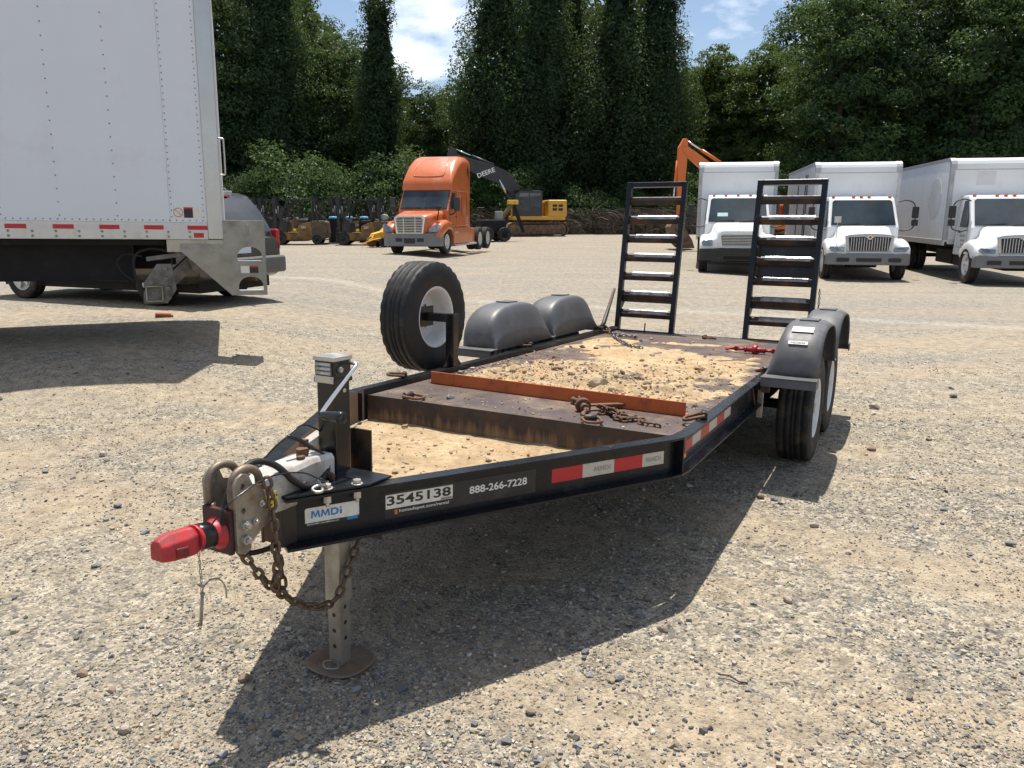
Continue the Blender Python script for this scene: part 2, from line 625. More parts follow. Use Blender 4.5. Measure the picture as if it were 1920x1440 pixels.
# loose gravel on the ground around the trailer
n = 430000
r = 1.55 * (11.5 / 1.55) ** rng.uniform(0, 1, n)           # radial density falls with distance
a = rng.uniform(-.70, .70, n)
x, y = r * np.sin(a), r * np.cos(a)
zone = np.sin(x * 1.9 + 1.1 * np.sin(y * 1.3)) * np.sin(y * 1.5 + 1.4 * np.sin(x * .9 + 2)) + .5 * np.sin(x * 5.2 + y * 3.1) * np.sin(y * 4.3 - x)
keep = rng.uniform(0, 1, n) < np.clip(.16 + .16 * zone, .035, .40)
x, y = x[keep], y[keep]
size = np.clip(rng.lognormal(math.log(.0052), .42, len(x)), .0028, .019)
o = obj('gravel', pebbles_mesh('gravel', x, y, hz(x, y), size, pebble_mat))
tag(o, 'loose grey and tan crushed gravel covering the yard around the trailer', 'gravel', kind='stuff')

n = 1500
x, y = rng.normal(.15, .55, n), rng.normal(2.02, .16, n)
k = (y > 1.6)
x, y = x[k], y[k]
size = np.clip(rng.lognormal(math.log(.0085), .38, len(x)), .005, .020)
o = obj('gravel', pebbles_mesh('gravel', x, y, hz(x, y), size, pebble_mat))
tag(o, 'patch of coarser crushed stone beyond the edge of the trailer shadow', 'gravel', kind='stuff')

# bigger loose stones, each its own
def stone_mesh(seed, tone):
    r_ = random.Random(seed)
    bm = bmesh.new()
    bmesh.ops.create_icosphere(bm, subdivisions=2, radius=1)
    k = [Vector((r_.gauss(0, 1), r_.gauss(0, 1), r_.gauss(0, 1))).normalized() for _ in range(9)]
    d = [r_.uniform(.42, .82) for _ in k]
    for v in bm.verts:
        for q, e in zip(k, d):
            t = v.co.dot(q) - e
            if t > 0:
                v.co -= q * t
        v.co += Vector((r_.gauss(0, .02), r_.gauss(0, .02), r_.gauss(0, .02)))
        v.co = Vector((v.co.x * 1.15, v.co.y * .9, v.co.z * .62))
    me = bpy.data.meshes.new('stone')
    bm.to_mesh(me); bm.free()
    at = me.color_attributes.new('tone', 'FLOAT_COLOR', 'POINT')
    at.data.foreach_set('color', np.tile(np.array([*tone, 1.], np.float32), len(me.vertices)))
    me.materials.append(pebble_mat)
    return me
KIND = {'grey': [(.19, .192, .197), (.25, .25, .25), (.14, .142, .148)], 'tan': [(.36, .29, .21), (.40, .34, .26), (.31, .24, .165)], 'pale': [(.52, .49, .43), (.46, .43, .37)], 'brown': [(.23, .165, .115), (.20, .155, .12)]}
stone_lib = {k: [stone_mesh(hash_i * 13 + len(k) * 7, c) for hash_i, c in enumerate(v)] for k, v in KIND.items()}
def put_stone(x, y, r, kind):
    o = obj('stone', random.choice(stone_lib[kind]))
    o.location = (x, y, gz(x, y) + r * .38)
    o.scale = (r, r, r)
    o.rotation_euler = (random.uniform(-.2, .2), random.uniform(-.2, .2), random.uniform(0, 6.28))
    tag(o, {'grey': 'bluish grey loose stone lying on the gravel lot', 'tan': 'tan loose stone lying on the gravel lot', 'pale': 'pale whitish loose stone lying on the gravel lot', 'brown': 'dark brown loose stone lying on the gravel lot'}[kind], 'stone', kind + ' loose stones on the lot')
# the larger ones seen near the lens (ground x, y, radius, kind)
for q in [(-1.21, 2.11, .022, 'grey'), (-1.05, 2.02, .018, 'grey'), (-.80, 1.90, .032, 'brown'), (-.63, 1.98, .028, 'grey'), (-.66, 2.06, .03, 'pale'), (-.56, 1.92, .024, 'tan'), (-.93, 2.06, .016, 'grey'), (-.95, 2.20, .020, 'grey'), (-.90, 2.33, .018, 'brown'), (-1.00, 2.42, .02, 'grey'), (-.86, 2.40, .018, 'grey'), (-.42, 1.85, .05, 'grey'), (-.17, 2.01, .045, 'tan'), (-.24, 1.93, .03, 'tan'), (-.12, 1.99, .026, 'grey'), (.05, 2.00, .022, 'grey'), (.12, 2.05, .022, 'pale'), (.03, 2.12, .02, 'grey'), (.10, 2.16, .018, 'tan'), (.26, 2.07, .017, 'grey'), (-.02, 2.27, .02, 'grey'), (.22, 2.25, .018, 'grey'), (.48, 2.32, .014, 'pale'), (.88, 2.55, .016, 'grey'), (-.98, 2.55, .024, 'tan'), (.38, 2.62, .022, 'tan'), (.30, 2.65, .018, 'grey'), (1.55, 4.55, .03, 'brown'), (1.62, 4.5, .024, 'grey'), (1.10, 3.2, .02, 'grey'), (2.7, 5.55, .035, 'brown'), (3.3, 6.8, .05, 'brown'), (3.2, 6.6, .035, 'pale'), (4.3, 7.3, .045, 'grey'), (.63, 3.25, .024, 'brown'), (-2.1, 3.6, .024, 'grey'), (-1.7, 3.1, .02, 'pale'), (-2.4, 4.4, .03, 'grey'), (-3.0, 5.4, .04, 'tan')]:
    put_stone(*q)
for k in range(70):
    rr = 2.0 + 8.5 * random.random() ** 1.6
    aa = random.uniform(-.62, .62)
    put_stone(rr * sin(aa), rr * cos(aa), random.uniform(.011, .024) * (1 + rr * .06), random.choice(['grey', 'grey', 'tan', 'tan', 'pale', 'brown']))

# odd bits lying about
def bit(name, label, cat, me, x, y, rz, dz=0.):
    o = obj(name, me); o.location = (x, y, gz(x, y) + dz); o.rotation_euler = (.05, .08, rz)
    return tag(o, label, cat)
bit('brick_fragment', 'broken red brick lying beside the shadow of the delivery truck', 'brick', MB().bx(-.10, .10, -.05, .05, 0, .06).bx(.06, .13, -.04, .05, .0, .045).mesh('brick_fragment', M('red brick', (.26, .085, .05), .85, 0, .2, 20, .3, 60), .008, 1), -4.9, 10.75, .4)
bit('cardboard_scrap', 'small pale square scrap on the gravel in front of the jack foot', 'scrap', MB().bx(-.012, .012, -.013, .013, 0, .003).mesh('cardboard_scrap', M('pale card', (.50, .43, .34), .8)), -.955, 2.98, .2, .006)
bit('twig', 'thin dark twig lying on the open gravel beyond the trailer shadow', 'twig', MB().tube([(-.05, 0, .004), (-.01, .012, .009), (.03, .004, .006), (.06, .018, .005)], .003, 6).mesh('twig', M('dark twig', (.06, .045, .035), .9)), .83, 2.61, -.6, .004)

# ------------------------------------------------------------------ shared materials
black_paint = M('black enamel', (.0095, .0105, .0135), .27, 0, .3, 5, .05, 70, ((.09, .072, .052), .10, 7.), .3)
black_clean = M('new black enamel', (.008, .008, .009), .24, 0, .2, 5, .02, 50, None, .5)
black_rust = M('worn black steel', (.020, .017, .016), .5, .1, .4, 8, .12, 90, ((.17, .075, .032), .34, 5.), .5)
rubber = M('rubber', (.020, .0195, .019), .72, 0, .25, 9, .15, 160, ((.14, .115, .085), .24, 7.), .3)
rubber_clean = M('new rubber', (.014, .014, .0145), .6, 0, .2, 9, .1, 160, ((.10, .085, .065), .1, 9.), .35)
white_rim = M('white painted wheel steel', (.62, .63, .62), .42, 0, .06, 6, .03, 60, ((.35, .29, .22), .18, 6.))
dull_rim = M('dusty grey wheel steel', (.34, .34, .33), .5, .3, .15, 6, .03, 60, ((.25, .19, .13), .35, 6.))
chrome = M('chrome', (.74, .75, .76), .14, 1., .05, 5, 0, 50, None)
zinc = M('zinc plated steel', (.50, .49, .46), .38, .9, .18, 9, .05, 120, ((.22, .17, .11), .25, 9.))
galv = M('galvanised steel', (.36, .345, .30), .46, .75, .2, 10, .08, 120, ((.26, .19, .12), .32, 8.))
rusty = M('rusty steel', (.115, .068, .045), .72, .35, .45, 25, .35, 160, ((.20, .095, .045), .42, 18.))
chain_steel = M('worn chain steel', (.15, .115, .085), .5, .8, .4, 30, .2, 160, ((.16, .085, .045), .4, 20.))
red_paint = M('red coupler paint', (.43, .018, .026), .40, 0, .2, 10, .12, 110, ((.06, .032, .028), .30, 13.))
red_bind = M('red binder paint', (.36, .015, .022), .4, 0, .2, 20, .1, 110, ((.10, .03, .028), .25, 18.))
orange_iron = M('orange painted angle iron', (.50, .105, .022), .46, 0, .12, 5, .05, 90, ((.05, .022, .014), .20, 16.))
fender_plastic = M('black moulded plastic', (.088, .089, .093), .50, 0, .2, 4, .10, 240, ((.22, .205, .185), .24, 3.5), .45)
dirt_tan = (.50, .37, .205)

def deck_material():
    t = NT('rusty tread plate')
    base = t.mix(t.ramp(t.noise(5, 8, .65), [(.3, 0.), (.7, 1.)]), (.055, .045, .045), (.125, .088, .072))
    base = t.mix(t.ramp(t.noise(2.2, 7, .7), [(.5, 0.), (.72, .75)]), base, (.19, .095, .045))
    base = t.mix(t.ramp(t.noise(3.1, 8, .7, t.mapping(loc=(4, 1, 2))), [(.50, 0.), (.75, .7)]), base, (.34, .255, .165))
    t.set('Base Color', base)
    t.set('Roughness', t.ramp(t.noise(6, 6, .6), [(.3, .42), (.7, .75)]))
    t.set('Metallic', .35)
    a = t.n.new('ShaderNodeTexBrick')
    t.l.new(t.mapping((1, 1, 1), (0, 0, .785)), a.inputs['Vector'])
    a.inputs['Scale'].default_value = 30
    a.inputs['Mortar Size'].default_value = .035
    h = t.math('ADD', t.math('MULTIPLY', a.outputs['Fac'], -.8), t.noise(40, 5, .7))
    t.bump(h, .5, .004)
    return t.mat
deck_mat = deck_material()

def wall_material():
    t = NT('mud stained steel')
    sx = t.n.new('ShaderNodeSeparateXYZ'); t.l.new(t.co, sx.inputs[0])
    base = t.mix(t.ramp(t.noise(7, 8, .65), [(.35, 0.), (.7, 1.)]), (.022, .019, .018), (.075, .045, .03))
    run = t.noise(1, 6, .6, t.mapping((1, 26, 1.6)))
    low = t.math('ADD', t.ramp(sx.outputs[2], [(.44, .62), (.585, .10)]), t.math('MULTIPLY', t.math('SUBTRACT', run, .5), .9))
    base = t.mix(t.ramp(low, [(.30, 0.), (.62, .9)]), base, t.mix(t.noise(12, 6, .6), (.24, .12, .05), (.36, .235, .12)))
    t.set('Base Color', base)
    t.set('Roughness', .75)
    t.bump(t.noise(60, 6, .7), .4, .004)
    return t.mat
wall_mat = wall_material()

def dirt_material():
    t = NT('dry tan clay')
    c = t.mix(t.ramp(t.noise(6, 8, .66), [(.3, 0.), (.7, 1.)]), (.31, .215, .12), (.56, .43, .265))
    c = t.mix(t.ramp(t.noise(28, 7, .7), [(.46, 0.), (.66, .75)]), c, (.24, .175, .11))
    c = t.mix(t.ramp(t.noise(2.4, 6, .6, t.mapping(loc=(2, 5, 1))), [(.55, 0.), (.72, .6)]), c, (.47, .27, .125))
    c = t.mix(t.ramp(t.voro(120, 'F1', 'Distance'), [(.0, .55), (.25, 0.)]), c, (.30, .27, .22))
    t.set('Base Color', c)
    t.set('Roughness', .95)
    t.set('Specular IOR Level', .15)
    t.bump(t.math('ADD', t.noise(45, 8, .72), t.math('MULTIPLY', t.noise(160, 5, .7), .5)), .8, .012)
    return t.mat
dirt_mat = dirt_material()

# ------------------------------------------------------------------ value noise for built relief
_lat = rng.uniform(0, 1, (97, 97))
def vnoise(x, y):
    xi, yi = np.floor(x).astype(int), np.floor(y).astype(int)
    fx_, fy_ = x - xi, y - yi
    fx_, fy_ = fx_ * fx_ * (3 - 2 * fx_), fy_ * fy_ * (3 - 2 * fy_)
    g_ = lambda i, j: _lat[i % 97, j % 97]
    return (g_(xi, yi) * (1 - fx_) + g_(xi + 1, yi) * fx_) * (1 - fy_) + (g_(xi, yi + 1) * (1 - fx_) + g_(xi + 1, yi + 1) * fx_) * fy_
def fbm(x, y, o=5, s=0.):
    v, a_, t_ = 0., 1., 0.
    for k in range(o):
        v = v + a_ * vnoise(x * 2 ** k + s + 17 * k, y * 2 ** k + s * 1.7 + 5 * k)
        t_ += a_; a_ *= .5
    return v / t_

# ------------------------------------------------------------------ the equipment trailer
TP, TYAW = radians(2.118), radians(28.299)
t_fx = Vector((-sin(TYAW) * cos(TP), -cos(TYAW) * cos(TP), sin(TP)))
t_ly = Vector((cos(TYAW), -sin(TYAW), 0))
t_uz = t_fx.cross(t_ly)
TM = Matrix.Translation((1.248, 6.308, 0)) @ Matrix((t_fx, t_ly, t_uz)).transposed().to_4x4()
trailer = thing('equipment_trailer', 'black flatbed equipment trailer with raised ramps, spare wheel and red coupler on gravel', 'trailer')
trailer.matrix_world = TM
def gl(x):                       # local height of the ground under trailer x
    return -x * math.tan(TP)

ZT, ZB, DECK, WELL = .640, .455, .600, .445
PROF = [(0, ZT), (-.063, ZT), (-.063, ZB), (0, ZB), (0, ZB + .010), (-.055, ZB + .014), (-.055, ZT - .014), (0, ZT - .010)]
def rail_sweep(path, side):
    secs = []
    P = [Vector((x, y * side, 0)) for x, y in path]
    N = len(P)
    for i, p in enumerate(P):
        ts = []
        if i > 0: ts.append((P[i] - P[i - 1]).normalized())
        if i < N - 1: ts.append((P[i + 1] - P[i]).normalized())
        ns = [Vector((-t.y, t.x, 0)) for t in ts]
        ns = [q if q.y * side > 0 else -q for q in ns]
        m = (ns[0] + ns[-1]).normalized()
        m = m / m.dot(ns[0])
        secs.append([(p.x + m.x * o, p.y + m.y * o, z) for o, z in PROF])
    return secs
full = [(4.40, .082), (2.90, .9608), (2.835, .988), (2.74, 1.0), (-1.44, 1.0)]
full_l = [(4.40, .188), (2.93, .968), (2.85, .990), (2.74, 1.0), (-1.44, 1.0)]
dusty = M('dust caked steel', (.24, .175, .115), .9, 0, .25, 5, .15, 60, ((.06, .045, .035), .3, 5.), .2)
for side in (1, -1):
    secs = rail_sweep(full if side > 0 else full_l, side)
    b = MB().loft(secs[:4], smooth=False)
    for i_ in range(3):
        b.mi[i_ * 8 + 1] = 1
    b.build('tongue_rail', [black_paint, dusty], trailer)
    MB().loft(secs[3:], smooth=False).build('side_rail', black_paint, trailer, .002, 1)
    b = MB()
    b.M = Matrix.Translation((2.80, side * .945, (ZT + ZB) / 2)) @ Matrix.Rotation(side * radians(-17), 4, 'Z')
    b.box((0, side * .0, 0), (.006, .075, ZT - ZB - .024)).build('corner_gusset', black_paint, trailer)

MB().bx(-1.43, 2.695, -.940, .940, DECK - .008, DECK).build('deck', deck_mat, trailer)
b = MB().bx(2.695, 2.705, -.940, .940, WELL - .004, DECK + .003)
b.build('front_wall', wall_mat, trailer)
b = MB().prism([(2.706, -.940), (2.706, .940), (2.84, .916), (2.95, .864), (4.04, .225), (4.04, -.33), (2.95, -.89), (2.84, -.916)], WELL - .008, WELL, 'xy')
b.build('well_floor', black_rust, trailer)
for x in (-1.40, -.9, -.3, .3, .9, 1.5, 2.05):
    MB().bx(x - .035, x + .035, -.934, .934, ZB + .012, DECK - .009).build('crossmember', black_rust, trailer)
MB().bx(-1.50, -1.4405, -1.0, 1.0, ZB - .02, DECK).build('rear_beam', black_paint, trailer, .004)
MB().bx(4.04, 4.05, -.31, .20, WELL - .04, ZT - .012).build('nose_plate', black_rust, trailer)
# jack mounting plate over the nose
b = MB().prism([(4.40, .078), (4.40, -.150), (4.14, -.290), (4.02, -.300), (4.02, .232), (4.14, .228)], ZT + .002, ZT + .012, 'xy')
b.build('jack_plate', black_paint, trailer, .002, 1)
b = MB().bx(3.885, 3.893, -.055, .035, .45, .767)
b.bx(3.893, 3.975, -.063, -.055, .45, .767)
b.build('bracket', black_rust, trailer)
b = MB()
for s in (1, -1):
    b.beam((4.39, s * .045, .548), (4.05, s * .10, .548), .008, .17)
b.bx(4.38, 4.388, -.05, .05, .47, .63)
b.build('nose_box', black_rust, trailer)

def bolt(x, y, z, parent, r=.016, under=True, mat=None):
    q = MB().cyl((x, y, z), (x, y, z + .005), r * 1.35, n=14)
    q.cyl((x, y, z + .005), (x, y, z + .018), r, n=6, smooth=False)
    if under:
        q.cyl((x, y, z - .05), (x, y, z - .012), r * .95, n=6, smooth=False)
        q.cyl((x, y, z - .064), (x, y, z - .05), r * .5, n=8)
    return q.build('bolt', mat or zinc, parent, .0015, 1)
for x, y in ((4.262, .138), (4.168, .192), (4.262, -.205), (4.168, -.255)):
    bolt(x, y, ZT + .012, trailer)

# --- decals on the right tongue rail
tA, tB = Vector((4.40, .082, 0)), Vector((2.98, .914, 0))
tt = (tB - tA).normalized()
tn = Vector((-tt.y, tt.x, 0))
tn = tn if tn.y > 0 else -tn
def web_obj(name, me, s, z, parent=None, lift=.0008):
    """place a flat mesh (x right, y up) on the outer face of the tongue rail's web"""
    o = obj(name, me, trailer)
    R = Matrix((tt, Vector((0, 0, 1)), tt.cross(Vector((0, 0, 1))))).transposed().to_4x4()
    p = tA + tt * s - tn * (.055 - lift)
    o.matrix_local = Matrix.Translation((p.x, p.y, z)) @ R
    return o
def panel(w, h, mat, th=.0006, r=0.):
    if r:
        return MB().prism([(q[1], q[2]) for q in rrect(w / 2, -h / 2, h / 2, r)], 0, th, 'xy').mesh('panel', mat)
    return MB().bx(-w / 2, w / 2, -h / 2, h / 2, 0, th).mesh('panel', mat)
vinyl_white = M('white vinyl', (.68, .66, .60), .5, 0, .08, 20, 0, 50, ((.36, .30, .22), .2, 14.))
vinyl_black = M('black vinyl', (.022, .020, .019), .55, 0, .15, 10, 0, 50, ((.10, .07, .05), .2, 9.))
vinyl_red = M('red reflective tape', (.46, .012, .020), .35, 0, .12, 60, .05, 400)
vinyl_silver = M('silver reflective tape', (.50, .48, .42), .38, .15, .1, 60, .05, 400, ((.30, .25, .18), .15, 14.))
ink_black = M('black print', (.015, .015, .016), .5)
ink_blue = M('blue print', (.02, .20, .48), .45)
ink_white = M('white print', (.72, .71, .68), .5)
ink_grey = M('grey print', (.30, .29, .27), .5)
ink_orange = M('orange print', (.62, .16, .03), .5)
def letters(parent, body, h, mat, x, y, w=None, bold=0., z=.0012, shear=0., align='CENTER'):
    o = obj('lettering', text_mesh(body, h, mat, bold, w, .0003, shear, align), parent)
    o.location = (x, y, z)
    return o
def logo_mmdi(parent, mat, x, y, w, h):
    em = [(0, 0), (.10, 1), (.30, 1), (.50, .42), (.70, 1), (.90, 1), (1, 0), (.80, 0), (.745, .62), (.56, .08), (.44, .08), (.255, .62), (.20, 0)]
    glyphs = [([(a * .30, b) for a, b in em], None), ([(.315 + a * .30, b) for a, b in em], None)]
    dd = [(.64, 0), (.64, 1), (.80, 1), (.87, .88), (.90, .5), (.87, .12), (.80, 0)]
    di = [(.70, .22), (.78, .22), (.82, .32), (.835, .5), (.82, .68), (.78, .78), (.70, .78)]
    for outer, hole in glyphs + [(dd, di), ([(.93, 0), (.93, .66), (1., .66), (1., 0)], None), ([(.93, .8), (.93, 1), (1., 1), (1., .8)], None)]:
        me = plate_mesh('lettering', [(a * w, b * h) for a, b in outer], [[(a * w, b * h) for a, b in hole]] if hole else [], .0004, mat)
        o = obj('lettering', me, parent)
        o.location = (x, y, .0011)
d = web_obj('decal', panel(.196, .066, vinyl_white, r=.008), .175, .548)
logo_mmdi(d, ink_blue, -.078, -.005, .112, .026)
o = obj('footer', panel(.196, .012, vinyl_black), d); o.location = (0, -.0272, .0006)
letters(d, '704-802-4090 | www.MMDicorp.com', .0065, ink_white, -.035, -.0272, .115, .01, .0016)
o = obj('footer', panel(.040, .011, ink_blue), d); o.location = (.072, -.0272, .0013)
d = web_obj('decal', panel(.66, .098, vinyl_black), .70, .540)
o = obj('number_label', panel(.275, .054, vinyl_white), d); o.location = (-.188, .014, .0006)
letters(d, '3545138', .036, ink_black, -.190, .018, .262, .022, .0016)
q = MB()
for k in range(16):
    w_ = .0012 if k % 3 else .0024
    q.bx(-.100 + k * .0032, -.100 + k * .0032 + w_, -.0115, -.004, .0012, .0016)
q.build('barcode', ink_black, d)
letters(d, 'homedepot.com/rental', .016, ink_white, -.170, -.027, .205, .008)
o = obj('logo', panel(.011, .018, ink_orange), d); o.location = (-.285, -.028, .0008)
letters(d, '888-266-7228', .031, ink_white, .155, .006, .265, .018)
for k, (s0, s1, mt) in enumerate(((1.110, 1.268, vinyl_red), (1.269, 1.440, vinyl_silver), (1.441, 1.600, vinyl_red), (1.601, 1.728, vinyl_silver))):
    d = web_obj('reflective_tape', panel(s1 - s0, .060, mt), (s0 + s1) / 2, .545)
    if mt is vinyl_silver:
        logo_mmdi(d, ink_grey, -.025 if k == 1 else -.045, -.011, .09, .022)
# tape that runs on past the bend of the rail and along the side
def side_panel(name, x0, x1, z, h, mat):
    o = obj(name, panel(abs(x1 - x0), h, mat), trailer)
    R = Matrix((Vector((-1, 0, 0)), Vector((0, 0, 1)), Vector((0, 1, 0)))).transposed().to_4x4()
    o.matrix_local = Matrix.Translation(((x0 + x1) / 2, .9455, z)) @ R
    return o
xs_ = [2.66, 2.53, 2.37, 2.20, 2.03, 1.86, 1.70]
for k in range(6):
    d = side_panel('reflective_tape', xs_[k], xs_[k + 1] + .002, .548, .052, vinyl_silver if k % 2 else vinyl_red)
b = MB().box((2.70, .953, .515), (.035, .014, .022))
b.build('marker_light', M('amber lens', (.75, .22, .02), .25), trailer, .004)

# --- jack
jack = sub('jack', trailer)
JX = 4.06
b = MB().bx(JX - .042, JX + .042, -.042, .042, .50, 1.01)
b.build('jack_tube', black_clean, jack, .006)
b = MB().bx(JX - .046, JX + .046, -.046, .046, 1.0, 1.075)
b.bx(JX - .05, JX + .05, -.05, .05, .985, 1.003)
b.build('jack_head', black_clean, jack, .004)
b = MB().bx(JX - .05, JX + .052, -.05, .05, 1.066, 1.082)
b.bx(JX + .046, JX + .051, -.045, .045, .985, 1.012)
b.build('head_cover', zinc, jack, .003)
b = MB()
for z in (1.022, 1.038, 1.054):
    b.cyl((JX + .048, -.034, z), (JX + .048, .034, z), .008, n=10)
b.build('head_roller', zinc, jack)
b = MB()
b.cyl((JX + .02, .045, 1.035), (JX + .02, .058, 1.035), .011, n=6, smooth=False)
b.build('jack_bolt', zinc, jack)
MB().cyl((JX - .005, .041, .955), (JX - .005, .049, .955), .008, n=10).build('jack_bolt', zinc, jack)
cr = smooth_path([(JX - .03, .04, 1.055), (JX - .03, .07, 1.055), (JX - .028, .085, 1.048), (JX + .0, .088, 1.030), (JX + .08, .088, .972), (JX + .155, .088, .915), (JX + .168, .094, .905), (JX + .17, .11, .902)], 5)
MB().tube(cr, .0075, 10).build('crank', chrome, jack)
MB().lathe([(.090, .0), (.090, .0105), (.10, .0135), (.17, .0215), (.186, .0225), (.190, .020), (.190, .011), (.180, .010), (.180, 0)], 20, off=(JX + .17, 0, .902)).build('crank_grip', black_clean, jack)
b = MB().bx(JX - .036, JX + .036, -.036, .036, .12, .51)
b.build('leg_sleeve', galv, jack, .004)
b = MB().bx(JX - .030, JX + .030, -.030, .030, gl(JX) + .012, .125)
b.build('drop_leg', galv, jack, .004)
b = MB()
for z in (-.03, .035, .10):
    b.cyl((JX + .0285, 0, z - .03), (JX + .0308, 0, z - .03), .0085, n=12)
    b.cyl((JX, .0285, z), (JX, .0308, z), .0085, n=12)
b.build('leg_hole', ink_black, jack)
foot = []
for k in range(28):
    a_ = 2 * pi * k / 28
    e = 2.6
    foot.append((abs(cos(a_)) ** (2 / e) * (1 if cos(a_) > 0 else -1), abs(sin(a_)) ** (2 / e) * (1 if sin(a_) > 0 else -1)))
zf = gl(JX)
secs = [[(JX + x * .092, y * .098, zf + .001) for x, y in foot], [(JX + x * .118, y * .128, zf + .016) for x, y in foot], [(JX + x * .112, y * .122, zf + .0195) for x, y in foot], [(JX + x * .085, y * .092, zf + .010) for x, y in foot], [(JX + x * .03, y * .03, zf + .012) for x, y in foot]]
MB().loft(secs).build('foot', M('rusty foot plate', (.21, .165, .12), .65, .3, .35, 12, .2, 90, ((.22, .105, .045), .3, 8.)), jack)
pin = smooth_path([(JX + .035, .02, zf + .03), (JX + .07, .045, zf + .03), (JX + .085, .0, zf + .025), (JX + .06, -.03, zf + .03), (JX + .036, -.01, zf + .03)], 6)
MB().tube(pin, .003, 6).build('pull_pin', galv, jack)

# --- coupler and its adjustable channel
cp = sub('coupler', trailer)
def plate_yz(name, poly, y, th, mat, holes, parent):
    me = plate_mesh(name, poly, holes, th, mat, .0012)
    o = obj(name, me, parent)
    o.matrix_local = Matrix.Translation((0, y, 0)) @ Matrix.Rotation(pi / 2, 4, 'X')
    return o
def circ(cx, cz, r, n=12):
    return [(cx + r * cos(2 * pi * k / n), cz + r * sin(2 * pi * k / n)) for k in range(n)]
bracket_steel = M('bare bracket steel', (.30, .265, .215), .5, .6, .25, 14, .15, 120, ((.16, .085, .045), .35, 9.))
poly = [(4.60, .525), (4.602, .745), (4.59, .765), (4.57, .775), (4.545, .765), (4.53, .73), (4.49, .72), (4.47, .63), (4.44, .60), (4.50, .575), (4.545, .54), (4.55, .52), (4.575, .512)]
for s in (1, -1):
    plate_yz('channel_plate', poly, s * .066, .010, bracket_steel, [circ(4.572, .735, .011), circ(4.572, .655, .011)], cp)
b = MB().bx(4.592, 4.602, -.060, .060, .53, .655)
b.build('channel_back', black_rust, cp)
for x, z, r_, l_ in ((4.575, .563, .0165, .018), (4.575, .61, .0165, .018), (4.53, .61, .011, .010), (4.50, .66, .011, .009)):
    b = MB().cyl((x, .070, z), (x, .071 + l_, z), r_, n=6, smooth=False)
    b.cyl((x, .0705 + l_, z), (x, .072 + l_ * 1.7, z), r_ * .55, n=10)
    b.build('coupler_bolt', zinc, cp, .001, 1)
SHEAR = Matrix(((1, 0, 0, 0), (0, 1, 0, 0), (.14, 0, 1, -.14 * 4.6 - .010), (0, 0, 0, 1)))
b = MB()
b.M = SHEAR
b.lathe([(4.598, .020), (4.60, .058), (4.612, .060), (4.63, .044), (4.645, .040), (4.69, .040), (4.698, .043), (4.706, .043), (4.706, .01)], 24, axis='x', off=(0, 0, .592))
b.build('coupler_neck', red_paint, cp, .003)
MB().bx(4.602, 4.618, -.061, .061, .520, .665).build('coupler_flange', M('black flange with red overspray', (.030, .013, .014), .5, .1, .5, 9, .1, 90, ((.22, .02, .03), .18, 6.)), cp, .003)
b = MB(); b.M = SHEAR
b.lathe([(4.645, .0405), (4.647, .0422), (4.690, .0422), (4.692, .0405)], 24, axis='x', off=(0, 0, .592)).build('neck_band', black_paint, cp)
def csec(x, hw, zb, zt, ch):
    return [(x, hw, zb), (x, hw, zt - ch), (x, hw - ch, zt), (x, -hw + ch, zt), (x, -hw, zt - ch), (x, -hw, zb)]
secs = [csec(4.700, .026, .562, .622, .018), csec(4.718, .034, .552, .632, .02), csec(4.738, .036, .550, .630, .024), csec(4.800, .036, .547, .626, .026), csec(4.822, .032, .548, .616, .022), csec(4.836, .026, .547, .608, .016)]
b = MB(); b.M = SHEAR
b.loft(secs, smooth=False).build('socket', red_paint, cp, .006, 3, 15)
b = MB(); b.M = SHEAR
latch_m = M('scuffed red latch', (.24, .016, .02), .5, .2, .3, 20, .2, 100, ((.05, .035, .03), .45, 12.))
b.box((4.828, 0, .568), (.014, .044, .030)).build('latch', latch_m, cp, .004)
b = MB(); b.M = SHEAR
b.box((4.775, .037, .570), (.042, .010, .030)).build('latch_tab', latch_m, cp, .004)
# clevis hooks standing on the channel
for s in (1, -1):
    pts = smooth_path([(4.595, s * .05, .67), (4.597, s * .05, .725), (4.585, s * .05, .765), (4.55, s * .05, .782), (4.512, s * .05, .774), (4.486, s * .05, .748), (4.482, s * .05, .70)], 6)
    MB().tube(pts, .0135, 10).build('clevis', M('worn clevis steel', (.20, .155, .115), .55, .5, .3, 20, .2, 120, ((.12, .075, .045), .3, 14.)), cp)
yl = M('yellow warning label', (.72, .55, .03), .5, 0, .06, 20)
o = obj('label', panel(.05, .05, yl), cp)
R = Matrix((Vector((-1, 0, 0)), Vector((0, 0, 1)), Vector((0, 1, 0)))).transposed().to_4x4()
o.matrix_local = Matrix.Translation((4.452, .072, .655)) @ R @ Matrix.Rotation(.12, 4, 'Z')
letters(o, '2', .032, ink_black, -.012, 0, None, .02)
letters(o, '5/16', .011, ink_black, .012, .012, None, .01)
MB().beam((4.47, .069, .655), (4.43, .069, .655), .004, .056).build('label_tab', galv, cp)

